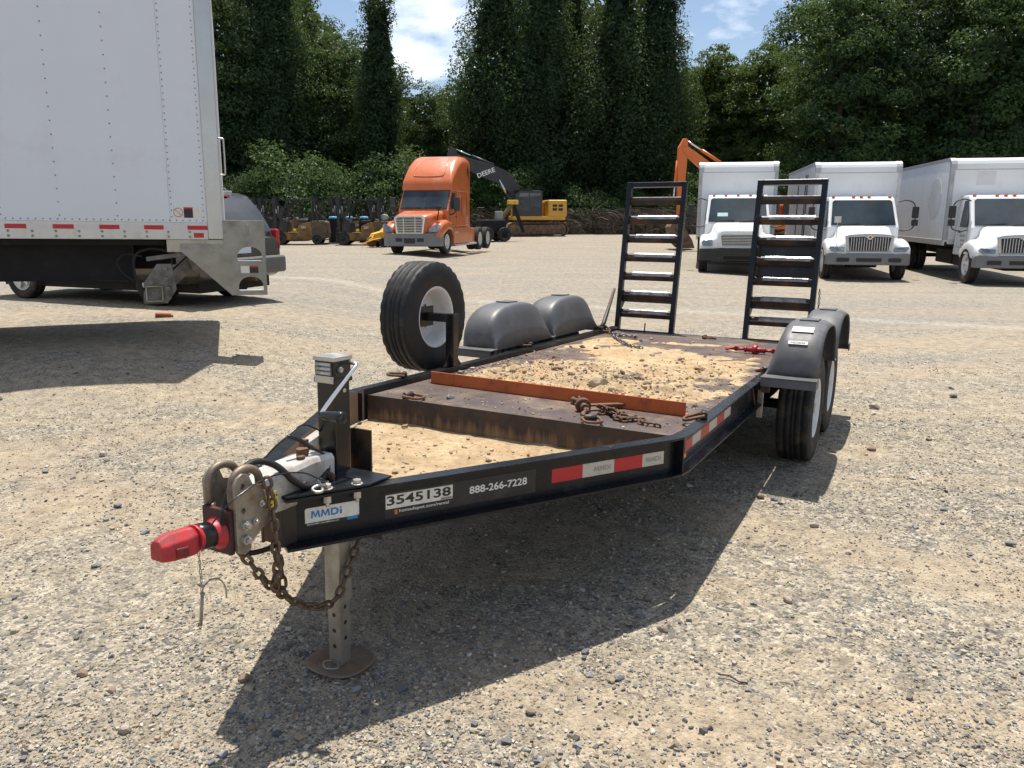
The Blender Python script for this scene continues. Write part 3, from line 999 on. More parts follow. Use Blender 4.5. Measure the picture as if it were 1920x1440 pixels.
# --- white surge actuator between the tongue rails
act = sub('actuator', trailer)
wmet = M('weathered white actuator', (.47, .46, .43), .45, 0, .1, 7, .05, 70, ((.17, .125, .085), .36, 8.))
secs = [[(4.47, y * .055, z) for y, z in ((1, .60), (1, .685), (.8, .70), (-.8, .70), (-1, .685), (-1, .60))], [(4.40, y * .062, z) for y, z in ((1, .60), (1, .712), (.8, .73), (-.8, .73), (-1, .712), (-1, .60))], [(4.24, y * .060, z) for y, z in ((1, .60), (1, .725), (.8, .742), (-.8, .742), (-1, .725), (-1, .60))], [(4.125, y * .055, z) for y, z in ((1, .60), (1, .72), (.8, .735), (-.8, .735), (-1, .72), (-1, .60))]]
MB().loft(secs, smooth=False).build('actuator_housing', wmet, act, .005)
b = MB().cyl((4.22, -.01, .742), (4.22, -.01, .765), .022, n=14); b.box((4.19, -.03, .765), (.02, .03, .05)); b.cyl((4.26, .02, .742), (4.26, .02, .752), .015, n=12)
b.build('filler_cap', rusty, act, .002)
b = MB()
for x in (4.17, 4.30):
    b.cyl((x, .058, .665), (x, .078, .665), .013, n=6, smooth=False); b.cyl((x, .078, .665), (x, .09, .665), .007, n=8)
b.build('actuator_bolt', rusty, act)
MB().beam((4.02, -.045, .80), (4.13, -.08, .745), .05, .03).build('lever', wmet, act, .004)

# --- cables and hose
MB().tube(smooth_path([(4.62, .03, .60), (4.59, .03, .715), (4.535, .03, .768), (4.475, .03, .786), (4.405, .045, .758), (4.35, .07, .695), (4.30, .085, .660), (4.22, .07, .655), (4.16, .05, .68)], 6), .0115, 10).build('brake_hose', rubber_clean, trailer)
MB().tube(smooth_path([(4.70, .06, .635), (4.63, .085, .705), (4.48, .085, .742), (4.335, .09, .722), (4.27, .11, .685), (4.24, .12, .672)], 6), .0028, 6).build('breakaway_cable', black_clean, trailer)
MB().tube(smooth_path([(4.40, -.06, .70), (4.33, -.06, .765), (4.25, -.05, .81), (4.17, -.05, .835), (4.10, -.03, .80)], 6), .0035, 6).build('wiring_cable', black_clean, trailer)
MB().tube(smooth_path([(4.28, -.02, .82), (4.24, .0, .80), (4.20, .02, .765), (4.165, .035, .74), (4.15, .05, .70), (4.17, .06, .66)], 6), [.006] + [.008] * 12 + [.005] * 18, 8).build('wiring_plug', black_clean, trailer)
sh = smooth_path([(4.235, .12, .665), (4.255, .10, .675), (4.275, .115, .675), (4.29, .14, .668), (4.315, .165, .664), (4.335, .155, .664), (4.325, .13, .668), (4.30, .13, .672), (4.275, .145, .672)], 5)
MB().tube(sh, .0055, 8).build('safety_hook', zinc, trailer)
MB().tube(smooth_path([(4.57, 0, .53), (4.53, .02, .49), (4.46, .03, .475), (4.38, .02, .47)], 6), .009, 8).build('lower_hose', rubber_clean, trailer)

# --- safety chains, each link built
lk = link_mesh(.052, .036, .0062, chain_steel, 7)
c1 = sub('safety_chain', trailer)
chain(smooth_path([(4.486, .085, .745), (4.470, .09, .66), (4.464, .092, .56), (4.462, .09, .48), (4.450, .085, .42), (4.462, .075, .375), (4.435, .07, .315)], 8), lk, .038, c1, .4, .25)
chain(smooth_path([(4.585, .05, .530), (4.534, .06, .455), (4.487, .06, .385), (4.412, .06, .305), (4.300, .062, .215), (4.195, .062, .172), (4.130, .060, .182), (4.085, .058, .240), (4.036, .058, .31), (3.995, .058, .38), (3.97, .055, .45)], 8), lk, .038, c1, .7, .25)
c2 = sub('safety_chain', trailer)
chain(smooth_path([(4.33, -.05, .47), (4.335, -.03, .40), (4.35, .0, .33), (4.38, .03, .285), (4.42, .045, .30)], 8), lk, .038, c2, .4, .25)
tiny = link_mesh(.019, .0095, .0016, galv, 5)
c3 = sub('pin_chain', trailer)
e = chain(smooth_path([(4.690, .0, .548), (4.687, 0, .484), (4.686, 0, .412)], 8), tiny, .0148, c3, .2, .3)
MB().cyl((4.685, 0, .405), (4.698, 0, .305), .0052, n=10).cyl((4.684, 0, .410), (4.685, 0, .404), .008, n=10).build('coupler_pin', galv, trailer)
MB().tube(smooth_path([(4.685, 0, .402), (4.68, .0, .425), (4.652, 0, .440), (4.618, 0, .428), (4.597, 0, .395), (4.594, 0, .355)], 6), .0026, 6).build('pin_clip', galv, trailer)

# --- wheels
def tyre_mesh(R, W, rimR, mat, n=84, treads=True):
    h = W / 2
    prof = [(-h * .80, rimR * .97), (-h * .86, rimR + .012), (-h * .98, rimR + (R - rimR) * .35), (-h, rimR + (R - rimR) * .55), (-h * .955, R - .030), (-h * .86, R - .008)]
    ti = []
    xs = [-.84, -.52, -.50, -.44, -.42, -.16, -.14, -.08, -.06, .06, .08, .14, .16, .42, .44, .50, .52, .84]
    for q in xs:
        deep = abs(q) in (.50, .44, .14, .08) if treads else False
        prof.append((h * q, R - (.009 if deep else 0) - .006 * abs(q) ** 3))
    for a_, r_ in reversed(prof[:6]):
        prof.append((-a_, r_))
    L = len(prof)
    sh = {5, 6, L - 6, L - 7}
    def rf(i, k, r_):
        if treads and i in sh and k % 3 == 0: return r_ - .0075
        if treads and i in (7, 10, 14, 17, L - 8, L - 11) and k % 3 == 1: return r_ - .004
        return r_
    return MB().lathe(prof, n, True, rf).mesh('tyre', mat)
def rim_mesh(rimR, W, mat, face, deep, lug=6, hub=.05, nn=40):
    """face: +1/-1 side (local y) the dish looks to; deep = how far the disc sits behind that edge"""
    h = W / 2 * .86
    s = face
    d0 = h - deep
    q = MB()
    prof = [(-h, rimR + .010), (-h + .012, rimR + .004), (-h + .02, rimR - .014), (-h * .3, rimR - .032), (h * .45, rimR - .022), (h - .02, rimR - .012), (h - .01, rimR + .004), (h, rimR + .010), (h + .003, rimR + .004), (h - .006, rimR - .008), (h * .4, rimR - .030), (d0 + .02, rimR - .036), (d0, rimR - .05), (d0 + .012, rimR * .62), (d0 + .02, rimR * .5), (d0 + .018, hub * 1.15), (d0 + .018, 0.0)]
    q.lathe([(y * s, r_) for y, r_ in prof], nn)
    return q.mesh('rim', mat)
def rim_details(parent, rimR, W, face, deep, lug, hubmat, capR=.045):
    h = W / 2 * .86
    d0 = (h - deep + .018) * face
    q = MB()
    for k in range(lug):
        a_ = 2 * pi * k / lug + .2
        p = (.078 * cos(a_), d0, .078 * sin(a_))
        q.cyl(p, (p[0], d0 + face * .020, p[2]), .012, n=6, smooth=False)
    q.build('lug_nut', zinc, parent)
    MB().cyl((0, d0, 0), (0, d0 + face * .045, 0), capR, capR * .8, n=18).build('hub_cap', hubmat, parent, .004)

RW, WW, RR = .385, .235, .205
ty_me = tyre_mesh(RW, WW, RR, rubber)
ty_new = tyre_mesh(RW, WW, RR, rubber_clean)
rim_out = rim_mesh(RR, WW, white_rim, 1, .07)
for s in (1, -1):
    for x in (.43, -.43):
        w = sub('wheel', trailer, (x, s * 1.175, RW + gl(x) - .003), (0, random.uniform(0, 1), 0 if s > 0 else pi))
        obj('tyre', ty_me, w); obj('rim', rim_out, w)
        rim_details(w, RR, WW, 1, .07, 6, galv)
for x in (.43, -.43):
    MB().cyl((x, -1.10, RW + gl(x)), (x, 1.10, RW + gl(x)), .035, n=14).build('axle', black_rust, trailer)
for s in (1, -1):
    b = MB()
    for x in (.43, -.43):
        b.beam((x + .33, s * .89, .40), (x - .33, s * .89, .40), .06, .025)
        b.beam((x + .2, s * .89, .385), (x - .2, s * .89, .385), .06, .02)
    for x in (.83, 0, -.83):
        b.bx(x - .05, x + .05, s * .89 - .03, s * .89 + .03, .36, .46)
    b.build('leaf_spring', black_rust, trailer)
    MB().tube(smooth_path([(1.16, s * .96, .60), (1.12, s * .97, .50), (1.05, s * .965, .45), (.95, s * .97, .49)], 5), .007, 6).build('brake_line', black_rust, trailer)
    MB().bx(.98, .995, s * .985 - .02, s * .985 + .02, .37, .56).build('spring_shackle', galv, trailer, .004)

# spare wheel on its post
sp = sub('spare_wheel', trailer, (1.735, -1.20, .972), (0, .3, 0))
obj('tyre', ty_new, sp); obj('rim', rim_mesh(RR, WW, white_rim, 1, .145), sp)
q = MB()
for k in range(6):
    a_ = 2 * pi * k / 6 + .3
    y0 = WW / 2 * .86 - .145 + .018
    q.cyl((.082 * cos(a_), y0 - .004, .082 * sin(a_)), (.082 * cos(a_), y0 + .003, .082 * sin(a_)), .011, n=12)
q.build('lug_hole', ink_black, sp)
b = MB().bx(1.705, 1.770, -1.003, -.938, ZT + .001, 1.005)
b.bx(1.708, 1.767, -1.175, -1.003, .945, 1.002)
b.build('spare_mount', black_clean, trailer, .005)
b = MB().bx(1.66, 1.815, -1.192, -1.176, .905, 1.045)
b.build('mount_plate', black_clean, trailer, .003)
b = MB().prism([(1.62, ZT + .001), (1.705, ZT + .001), (1.705, ZT + .09)], -.975, -.967, 'xz'); b.prism([(1.77, ZT + .001), (1.855, ZT + .001), (1.77, ZT + .09)], -.975, -.967, 'xz')
b.build('mount_gusset', black_clean, trailer)

# --- fenders: two humps and step plates each side
def fender_mesh():
    q = MB()
    zb = .665
    arch = []
    for k in range(25):
        a_ = pi * k / 24
        cx_ = abs(cos(a_)) ** .72 * (1 if cos(a_) > 0 else -1)
        arch.append((.50 * cx_, .335 * sin(a_) ** .78))
    rows = [(1.003, 1., 0.), (1.028, .985, .40), (1.056, .972, .76), (1.074, .968, .92), (1.088, .975, .975), (1.106, .99, .995), (1.13, 1., 1.), (1.25, 1., 1.), (1.285, .99, .988), (1.318, .96, .945), (1.34, .92, .90)]
    secs = []
    for y, sx_, sz_ in rows:
        if y <= 1.005:
            secs.append([(x * 1.02, y, zb) for x, z in arch])
        else:
            secs.append([(x * sx_, y, zb + z * sz_) for x, z in arch])
    n_ = len(arch)
    q.add([p for s_ in secs for p in s_], [(i * n_ + k, i * n_ + k + 1, (i + 1) * n_ + k + 1, (i + 1) * n_ + k) for i in range(len(secs) - 1) for k in range(n_ - 1)], True)
    q.bx(.08, -.08, 1.14, 1.26, 1.0005, 1.008)
    return q.mesh('fender', fender_plastic)
fm = fender_mesh()
for s in (1, -1):
    for x in (.535, -.535):
        f = obj('fender', fm, trailer)
        f.location = (x, 0, 0)
        if s < 0: f.rotation_euler = (0, 0, pi); 
        so = f.modifiers.new('thickness', 'SOLIDIFY'); so.thickness = .007; so.offset = -1
    for x in (1.09, -1.09):
        d_ = .06
        b = MB().bx(x - d_, x + d_, s * 1.001, s * 1.345, .664, .674)
        xo = x + (d_ if x > 0 else -d_)
        b.bx(xo - .008, xo + .0, s * 1.003, s * 1.343, .612, .664)
        b.bx(x - d_ + .001, x + d_ - .009, s * 1.335, s * 1.343, .612, .664)
        b.build('fender_step', fender_plastic, trailer, .004)
    b = MB().bx(-.035, .035, s * 1.001, s * 1.34, .661, .671)
    b.build('fender_step', fender_plastic, trailer, .003)
    for x in (1.06, 0., -1.06):
        MB().bx(x - .025, x + .025, s * 1.0005, s * 1.05, .56, .660).build('fender_bracket', black_rust, trailer)
def on_fender(name, w, h, mat, lx, ly_, lz_, slope):
    o = obj(name, panel(w, h, mat), trailer)
    R = Matrix((Vector((0, 1, 0)), Vector((-sin(slope), 0, cos(slope))), Vector((cos(slope), 0, sin(slope))))).transposed().to_4x4()
    o.matrix_local = Matrix.Translation((lx, ly_, lz_)) @ R
    return o
ARX = lambda a_: (.535 + .50 * cos(a_) ** .72, .665 + .335 * sin(a_) ** .78)
def on_arch(w, h, mat, ly_, a_):
    (x0, z0), (x1, z1) = ARX(a_ - .03), ARX(a_ + .03)
    sl = atan2(-(x1 - x0), z1 - z0)
    x, z = ARX(a_)
    return on_fender('decal', w, h, mat, x + .006, ly_, z + .004, sl)
d = on_arch(.12, .026, vinyl_white, 1.19, .62)
letters(d, 'HD3646', .014, ink_black, 0, 0, .085, .01)
d = on_arch(.135, .072, vinyl_white, 1.20, 1.02)
letters(d, '7K Coat 42 7', .014, ink_grey, -.005, .010, .09, .004)
letters(d, '24', .012, ink_grey, .035, -.018, None, .004)

# --- ramps standing at the rear
LEAN = radians(7.85)
steel_worn = M('worn bare tread edge', (.42, .41, .40), .36, .85, .3, 18, .15, 120, ((.15, .12, .10), .35, 12.))
def ramp(y0, plate):
    rp_ = sub('ramp', trailer)
    rp_.matrix_local = Matrix.Translation((-1.436, y0, .578)) @ Matrix.Rotation(-LEAN, 4, 'Y')
    Wd, Ln, tb = .635, 1.56, .05
    for y in (0, Wd - tb):
        MB().bx(-.058, 0, y, y + tb, 0, Ln).build('ramp_rail', black_paint, rp_, .003, 1)
    MB().bx(-.055, -.003, tb, Wd - tb, Ln - .048, Ln).build('end_bar', black_paint, rp_, .003, 1)
    MB().bx(-.055, -.003, tb, Wd - tb, .0, .035).build('end_bar', black_paint, rp_, .003, 1)
    for k in range(7):
        z = .205 + k * .1945
        t_ = sub('tread', rp_)
        MB().prism([(-.006, z), (-.044, z - .040), (-.050, z - .036), (-.014, z)], tb, Wd - tb, 'xz').build('tread_face', black_rust, t_)
        MB().prism([(-.006, z + .001), (-.014, z + .001), (-.058, z + .040), (-.053, z + .046)], tb, Wd - tb, 'xz').build('tread_flange', black_rust, t_)
        if k < 6:
            MB().prism([(-.0085, z + .0075), (-.0060, z + .0050), (-.0480, z + .0480), (-.0500, z + .0510)], tb + .085, Wd - tb - .035, 'xz').build('worn_strip', steel_worn, t_)
    b = MB().bx(-.11, -.06, .04, Wd - .04, .33, .37)
    for y in (.04, Wd - .06):
        b.prism([(-.11, .33), (-.0585, .27), (-.0585, .39), (-.11, .37)], y, y + .012, 'xz')
    b.build('stand_bar', black_rust, rp_)
    if plate:
        MB().bx(-.088, -.078, .052, Wd - .052, .56, .99).build('ramp_flap', M('black rubber flap', (.012, .014, .02), .6, 0, .3, 6, .1, 60, ((.12, .10, .08), .12, 8.)), rp_)
        MB().bx(-.080, -.058, .0505, .075, .56, .99).build('flap_bracket', black_rust, rp_)
        MB().bx(-.080, -.058, Wd - .075, Wd - .0505, .56, .99).build('flap_bracket', black_rust, rp_)
    MB().cyl((-.03, -.02, .02), (-.03, Wd + .02, .02), .014, n=10).build('hinge_pin', rusty, rp_)
ramp(-.980, False)
ramp(.345, True)
MB().tube([(-1.03, -.965, .655), (-1.10, -.965, .70), (-1.42, -.985, 1.03)], [.022, .022, .013], 10).cyl((-1.03, -.99, .655), (-1.03, -.94, .655), .02, n=10).build('ramp_strut', black_rust, trailer)
MB().cyl((-1.36, -.62, .57), (-1.37, -.62, .70), .007, n=8).build('ramp_stop', black_rust, trailer)
rc = sub('ramp_chain', trailer)
chain(smooth_path([(-1.545, 1.003, 1.11), (-1.547, 1.007, 1.0), (-1.535, 1.005, .90), (-1.55, 1.005, .84)], 6), link_mesh(.034, .022, .0035, chain_steel, 6), .025, rc, .3, .3)

# --- tie-down rings
def dring(x, y, z, ang, tilt=0., mat=rusty, L=.105, w=.062):
    d_ = sub('tie_down_ring', trailer, (x, y, z), (0, 0, ang))
    MB().cyl((0, -.032, .016), (0, .032, .016), .019, n=14).bx(-.018, .018, -.031, .031, -.004, .014).build('ring_bracket', black_rust, d_, .002, 1)
    pts = []
    for k in range(9):
        a_ = -pi / 2 + pi * k / 8
        pts.append((L - w * .5 + w * .5 * cos(a_), w * .72 * sin(a_), 0))
    pts += [(0., w * .72, 0), (0., -w * .72, 0)]
    rg = MB().tube(pts, .0085, 8, closed=True).build('ring', mat, d_)
    rg.location = (0, 0, .016); rg.rotation_euler = (0, tilt, 0)
dring(2.655, -.68, DECK + .004, pi * .46, .04)
dring(2.40, .962, ZT + .003, -pi * .42, .30)
dring(2.30, -.968, ZT + .003, -pi * .32, -.05)
dring(2.63, .44, DECK + .005, .6, .0)
dring(.53, -.968, ZT + .003, -pi * .35, .05)
dring(-1.25, .03, DECK + .002, pi * .5, .05)
dring(.72, .968, ZT + .003, -pi * .8, .3)
dring(-1.10, -.968, ZT + .003, pi * .25, .3)

# ------------------------------------------------------------------ dirt and loads on the trailer
def on_trailer(o):
    o.matrix_world = TM
    return o
def patch(name, x0, x1, y0, y1, n1, n2, hf, label):
    xs, ys = np.linspace(x0, x1, n1), np.linspace(y0, y1, n2)
    o = obj(name, grid_mesh(name, xs, ys, hf, dirt_mat))
    on_trailer(o)
    return tag(o, label, 'dirt', kind='stuff')
def deck_dirt(X, Y):
    m = ss(-1.0, -.55, X + .25 * (fbm(X * 3, Y * 3, 3, 3.) - .5)) * (1 - .55 * ss(1.7, 2.15, X))
    m = m * (1 - .8 * ss(.62, .92, Y + .3 * (fbm(X * 2.2, Y * 2.2, 3, 9.) - .5) * (1 - ss(.6, 1.2, -X + 1)))) * (1 - .9 * ss(-.80, -.93, Y))
    n_ = fbm(X * 2.6, Y * 2.6, 5, 1.)
    h = .030 * (n_ - .36) * m - .005 * (1 - m)
    lump = np.maximum(0, fbm(X * 9, Y * 9, 4, 5.) - .52) * .10 * m * (ss(.4, 1.6, X) + .25)
    cleat = .006 * np.maximum(0, np.sin(Y * 4 + X * 88)) * ss(.3, .6, Y) * ss(.2, .5, X) * m
    cleat2 = .005 * np.maximum(0, np.sin(-Y * 5 + X * 80)) * ss(-.3, -.5, Y) * ss(.2, .6, X) * m
    bare = ss(.58, .68, fbm(X * 1.9 + 3, Y * 1.9, 4, 12.)) * .03
    return DECK + np.maximum(-.004, h + lump + cleat + cleat2 - bare)
patch('dirt', -1.2, 2.165, -.934, .934, 330, 200, deck_dirt, 'dry tan dirt caked over the trailer deck behind the orange angle iron')
def well_dirt(X, Y):
    n_ = fbm(X * 3, Y * 3, 5, 21.)
    h = .016 + .034 * (n_ - .45) + .03 * np.maximum(0, fbm(X * 11, Y * 11, 3, 8.) - .52) + .005 * np.maximum(0, np.sin(X * 70 + 6 * Y)) * ss(.45, .6, fbm(X * 2, Y * 2, 3, 4.))
    return WELL - .006 + np.maximum(0.001, h)
def clip_well():
    xs, ys = np.linspace(2.707, 4.035, 140), np.linspace(-.86, .86, 170)
    X, Y = np.meshgrid(xs, ys)
    lim = np.where(X < 2.84, .925, np.where(X < 2.945, .90 - (X - 2.84) * .5, .850 - (X - 2.945) * .586))
    lim = np.where((Y < 0) & (X > 2.945), .868 - (X - 2.945) * .515, lim)
    Yc = Y / .86 * lim
    Z = well_dirt(X, Yc * .98)
    co = np.stack([X, Yc, Z], -1).reshape(-1, 3)
    nx, ny = len(xs), len(ys)
    a_ = (np.arange(ny - 1)[:, None] * nx + np.arange(nx - 1)[None, :]).ravel()
    o = obj('dirt', np_mesh('dirt', co, np.stack([a_, a_ + 1, a_ + nx + 1, a_ + nx], 1), dirt_mat, True))
    on_trailer(o)
    tag(o, 'dry tan dirt filling the sunken well behind the trailer jack', 'dirt', kind='stuff')
clip_well()
# crumbs and small stones in the dirt
n = 9000
x, y = rng.uniform(-1.0, 2.15, n), rng.uniform(-.92, .92, n)
k = rng.uniform(0, 1, n) < np.clip(.25 + .8 * (x - .7) / 1.4 + .5 * (vnoise(x * 4, y * 4) - .5), .04, .9) * (1 - ss(.6, .9, y) * .8)
x, y = x[k], y[k]
DIRT_TONES = np.array([(.42, .31, .18), (.47, .36, .22), (.37, .26, .15), (.36, .32, .26), (.50, .45, .37), (.44, .33, .20), (.40, .26, .14), (.27, .24, .20)])
s_ = np.clip(rng.lognormal(math.log(.0065), .5, len(x)), .003, .026)
o = obj('rubble', pebbles_mesh('rubble', x, y, np.maximum(deck_dirt(x, y), DECK), s_, pebble_mat, DIRT_TONES, .3)); on_trailer(o)
tag(o, 'crumbs of dirt and small stones scattered over the trailer deck', 'rubble', kind='stuff')
n = 420
x = rng.uniform(2.72, 3.95, n); y = rng.uniform(-1, 1, n) * np.where(x < 2.92, .84, .84 - (x - 2.92) * .586)
s_ = np.clip(rng.lognormal(math.log(.006), .5, n), .003, .02)
o = obj('rubble', pebbles_mesh('rubble', x, y, well_dirt(x, y), s_, pebble_mat, DIRT_TONES, .3)); on_trailer(o)
tag(o, 'crumbs of dirt and pebbles lying in the sunken well behind the jack', 'rubble', kind='stuff')
n = 260
x, y = rng.uniform(2.26, 2.68, n), rng.uniform(-.9, .9, n)
s_ = np.clip(rng.lognormal(math.log(.0045), .5, n), .002, .012)
o = obj('rubble', pebbles_mesh('rubble', x, y, np.full(n, DECK), s_, pebble_mat, DIRT_TONES, .3)); on_trailer(o)
tag(o, 'few small stones on the bare plate before the orange angle iron', 'rubble', kind='stuff')

clods = [stone_mesh(300 + i, c) for i, c in enumerate([(.36, .27, .165), (.42, .33, .21), (.30, .215, .13)])]
def put_clod(x, y, r_, label, group=None, me=None, z=None):
    o = obj('dirt_clod', me or random.choice(clods))
    zz = (float(deck_dirt(np.array(x), np.array(y))) if x < 2.15 else DECK) if z is None else z
    o.matrix_world = TM @ Matrix.Translation((x, y, max(zz, DECK if x < 2.7 else 0) + r_ * .35)) @ Matrix.Rotation(random.uniform(0, 6), 4, 'Z') @ Matrix.Scale(r_, 4)
    tag(o, label, 'clod', group)
put_clod(1.70, .12, .075, 'largest tan clod of dirt, lying behind the orange angle iron')
put_clod(1.79, .24, .04, 'small clod against the largest clod behind the orange angle iron')
put_clod(2.52, -.48, .032, 'lone grey stone on bare plate beside the rusty tie-down ring', None, stone_lib['grey'][1])
for k in range(34):
    x = random.choice([random.uniform(1.2, 2.05), random.uniform(.0, 1.9)])
    put_clod(x, random.uniform(-.8, .62), random.uniform(.014, .036), 'small loose clod of dry dirt on the trailer deck', 'clods on the trailer deck')
for k in range(6):
    x = random.uniform(2.76, 3.55)
    y = random.uniform(-.6, .6) * (1 - (x - 2.7) * .4)
    put_clod(x, y, random.uniform(.009, .02), 'small loose clod of dry dirt in the well behind the jack', 'clods in the front well', None, float(well_dirt(np.array(x), np.array(y))))

# orange angle iron lying across the deck
b = MB()
b.M = Matrix.Translation((2.178, -.845, DECK + .001)) @ Matrix.Rotation(-math.atan2(.065, 1.67), 4, 'Z')
b.bx(-.004, .004, 0, 1.672, 0, .076)
b.bx(-.058, -.0041, 0, 1.672, 0, .007)
o = b.build('angle_iron', orange_iron, None, .0015, 1)
on_trailer(o)
tag(o, 'long orange painted angle iron lying across the trailer deck', 'angle iron')

# rusty ratchet load binder with its chain
def binder(name, label, P, mat, chain_mat, handle, root_ang, scale=1.):
    t = thing(name, label, 'load binder')
    t.matrix_world = TM @ Matrix.Translation(P) @ Matrix.Rotation(root_ang, 4, 'Z') @ Matrix.Scale(scale, 4)
    MB().cyl((-.07, 0, .03), (.07, 0, .03), .021, n=16).cyl((.07, 0, .03), (.085, 0, .03), .026, n=16).cyl((-.085, 0, .03), (-.07, 0, .03), .026, n=16).build('barrel', mat, t, .002, 1)
    MB().cyl((-.02, 0, .03), (.02, 0, .03), .042, n=22).build('ratchet_gear', mat, t, .003, 1)
    for s in (1, -1):
        MB().cyl((s * .08, 0, .03), (s * .15, 0, .028), .0115, n=10).build('screw', chain_mat, t)
        pts = smooth_path([(s * .145, 0, .028), (s * .17, .022, .026), (s * .205, .030, .024), (s * .235, .012, .022), (s * .232, -.018, .022), (s * .205, -.026, .024)], 5)
        MB().tube(pts, [.013] * 10 + [.011] * 10 + [.008] * 6, 8).build('grab_hook', mat if s < 0 else chain_mat, t)
        eye = [(s * (.155 + .017 * cos(2 * pi * k / 12)), .0, .03 + .017 * sin(2 * pi * k / 12)) for k in range(12)]
        MB().tube(eye, .007, 7, closed=True).build('eye', chain_mat, t)
    b_ = MB().beam((0, .03, .03), handle, .034, .012)
    b_.build('handle', mat, t, .003, 1)
    return t
bm_ = M('worn red binder', (.15, .02, .022), .5, .2, .3, 20, .1, 110, ((.07, .035, .025), .45, 14.))
binder('load_binder', 'rusty ratchet load binder leaning on the orange angle iron', (2.42, .31, DECK + .002), rusty, rusty, (.13, -.40, .02), 3.14 + .55, 1.0)
binder('load_binder', 'bright red ratchet load binder on the deck beside the fender', (-.45, .66, DECK + .004), red_bind, red_bind, (.02, .20, .015), 1.55, 1.0)
lk2 = link_mesh(.046, .033, .006, rusty, 6)
ch = thing('load_chain', 'heap of rusty load chain beside the ratchet binder', 'chain')
ch.matrix_world = TM
pts = [(2.46, .42, DECK + .012)]
for k in range(16):
    f = k / 15
    pts.append((2.40 + .12 * f + .055 * sin(k * 2.4), .42 + .20 * f + .05 * cos(k * 2.1), DECK + .012 + .038 * (1 - f) * abs(sin(k * 1.7))))
pts += [(2.54, .67, DECK + .01), (2.555, .72, DECK + .008), (2.558, .77, DECK + .008), (2.572, .82, DECK + .008)]
chain(smooth_path(pts, 5), lk2, .033, ch, .5, .6)
lk3 = link_mesh(.046, .033, .006, M('dark bright chain', (.20, .19, .18), .4, .9, .3, 30, .1, 100, ((.10, .07, .05), .3, 20.)), 6)
ch = thing('load_chain', 'dark grey load chain running over dirt from the rail by the ramp', 'chain')
ch.matrix_world = TM
z0 = DECK + .012
pts = [(-1.12, -.965, ZT + .015), (-1.09, -.92, ZT - .01), (-1.03, -.86, z0), (-.98, -.80, z0), (-.95, -.70, z0), (-.93, -.60, z0), (-.85, -.53, z0 + .01), (-.73, -.53, z0 + .02), (-.76, -.64, z0 + .015), (-.74, -.72, z0 + .005), (-.62, -.64, z0 + .008), (-.50, -.57, z0 + .01), (-.36, -.465, z0 + .01), (-.20, -.36, z0 + .008), (-.12, -.26, z0 + .008), (-.11, -.19, z0 + .008)]
chain(smooth_path(pts, 5), lk3, .034, ch, .5, .5)

# ------------------------------------------------------------------ vehicle materials
def glass_mat(name, col=(.018, .024, .026), rough=.04):
    t = NT(name)
    t.set('Base Color', t.mix(t.ramp(t.noise(1.3, 3, .5), [(.35, 0.), (.65, 1.)]), col, tuple(c * 2.2 for c in col)))
    t.set('Roughness', rough)
    t.set('Specular IOR Level', .8)
    return t.mat
glass = glass_mat('dark vehicle glass')
white_truck = M('white truck paint', (.74, .75, .75), .32, 0, .03, 2, 0, 50, ((.48, .46, .42), .10, 2.2), .5, .3)
white_box = M('white box panel', (.70, .715, .73), .40, 0, .03, 1.2, .015, 25, ((.52, .50, .47), .13, 1.7))
alu = M('dull aluminium', (.56, .56, .55), .42, .6, .1, 5, .03, 60, ((.33, .29, .24), .2, 4.))
alu_trim = M('grey aluminium trim', (.42, .43, .44), .45, .5, .1, 5, .03, 60, ((.26, .24, .21), .2, 4.))
steel_post = M('brushed stainless post', (.50, .49, .47), .30, .9, .08, 1.5, .01, 200)
dark_under = M('dark chassis', (.008, .008, .009), .7, 0, .3, 5, .1, 60, ((.06, .05, .04), .10, 4.), .3)
grey_plastic = M('grey bumper plastic', (.16, .165, .17), .5, 0, .1, 4, .05, 120, ((.26, .22, .17), .2, 5.))
black_plastic = M('black plastic', (.014, .014, .015), .5, 0, .2, 6, .05, 100)
lamp_glass = M('clear lamp', (.24, .25, .26), .10, .6, .45, 9)
amber = M('amber marker', (.72, .20, .03), .3)
red_lens = M('red tail lens', (.40, .012, .015), .2)
truck_rubber = M('truck tyre rubber', (.022, .021, .020), .75, 0, .2, 6, .1, 60, ((.16, .13, .095), .22, 4.), .3)

def wheel_meshes(R, W, rimR, rimmat, n=36, deep=.1):
    h = W / 2
    ty = MB().lathe([(-h * .8, rimR), (-h * .95, rimR + (R - rimR) * .3), (-h, rimR + (R - rimR) * .6), (-h * .93, R - .03), (-h * .8, R - .004), (-h * .42, R), (-h * .40, R - .014), (-h * .32, R - .014), (-h * .30, R), (h * .30, R), (h * .32, R - .014), (h * .40, R - .014), (h * .42, R), (h * .8, R - .004), (h * .93, R - .03), (h, rimR + (R - rimR) * .6), (h * .95, rimR + (R - rimR) * .3), (h * .8, rimR)], n).mesh('tyre', truck_rubber)
    d = h - deep
    q = MB().lathe([(-h * .75, rimR), (h * .75, rimR), (h * .82, rimR + .012), (h * .84, rimR), (h * .7, rimR - .02), (d + .02, rimR - .04), (d, rimR - .07), (d + .02, rimR * .58), (d + .05, rimR * .40), (d + .09, rimR * .30), (d + .10, rimR * .18), (d + .10, 0)], n)
    rm = q.mesh('rim', rimmat)
    q = MB()
    for k in range(10):
        a_ = 2 * pi * k / 10
        q.cyl((rimR * .70 * cos(a_), d + .004, rimR * .70 * sin(a_)), (rimR * .70 * cos(a_), d + .012, rimR * .70 * sin(a_)), .022, n=8)
    return ty, rm, q.mesh('hand_hole', ink_black)
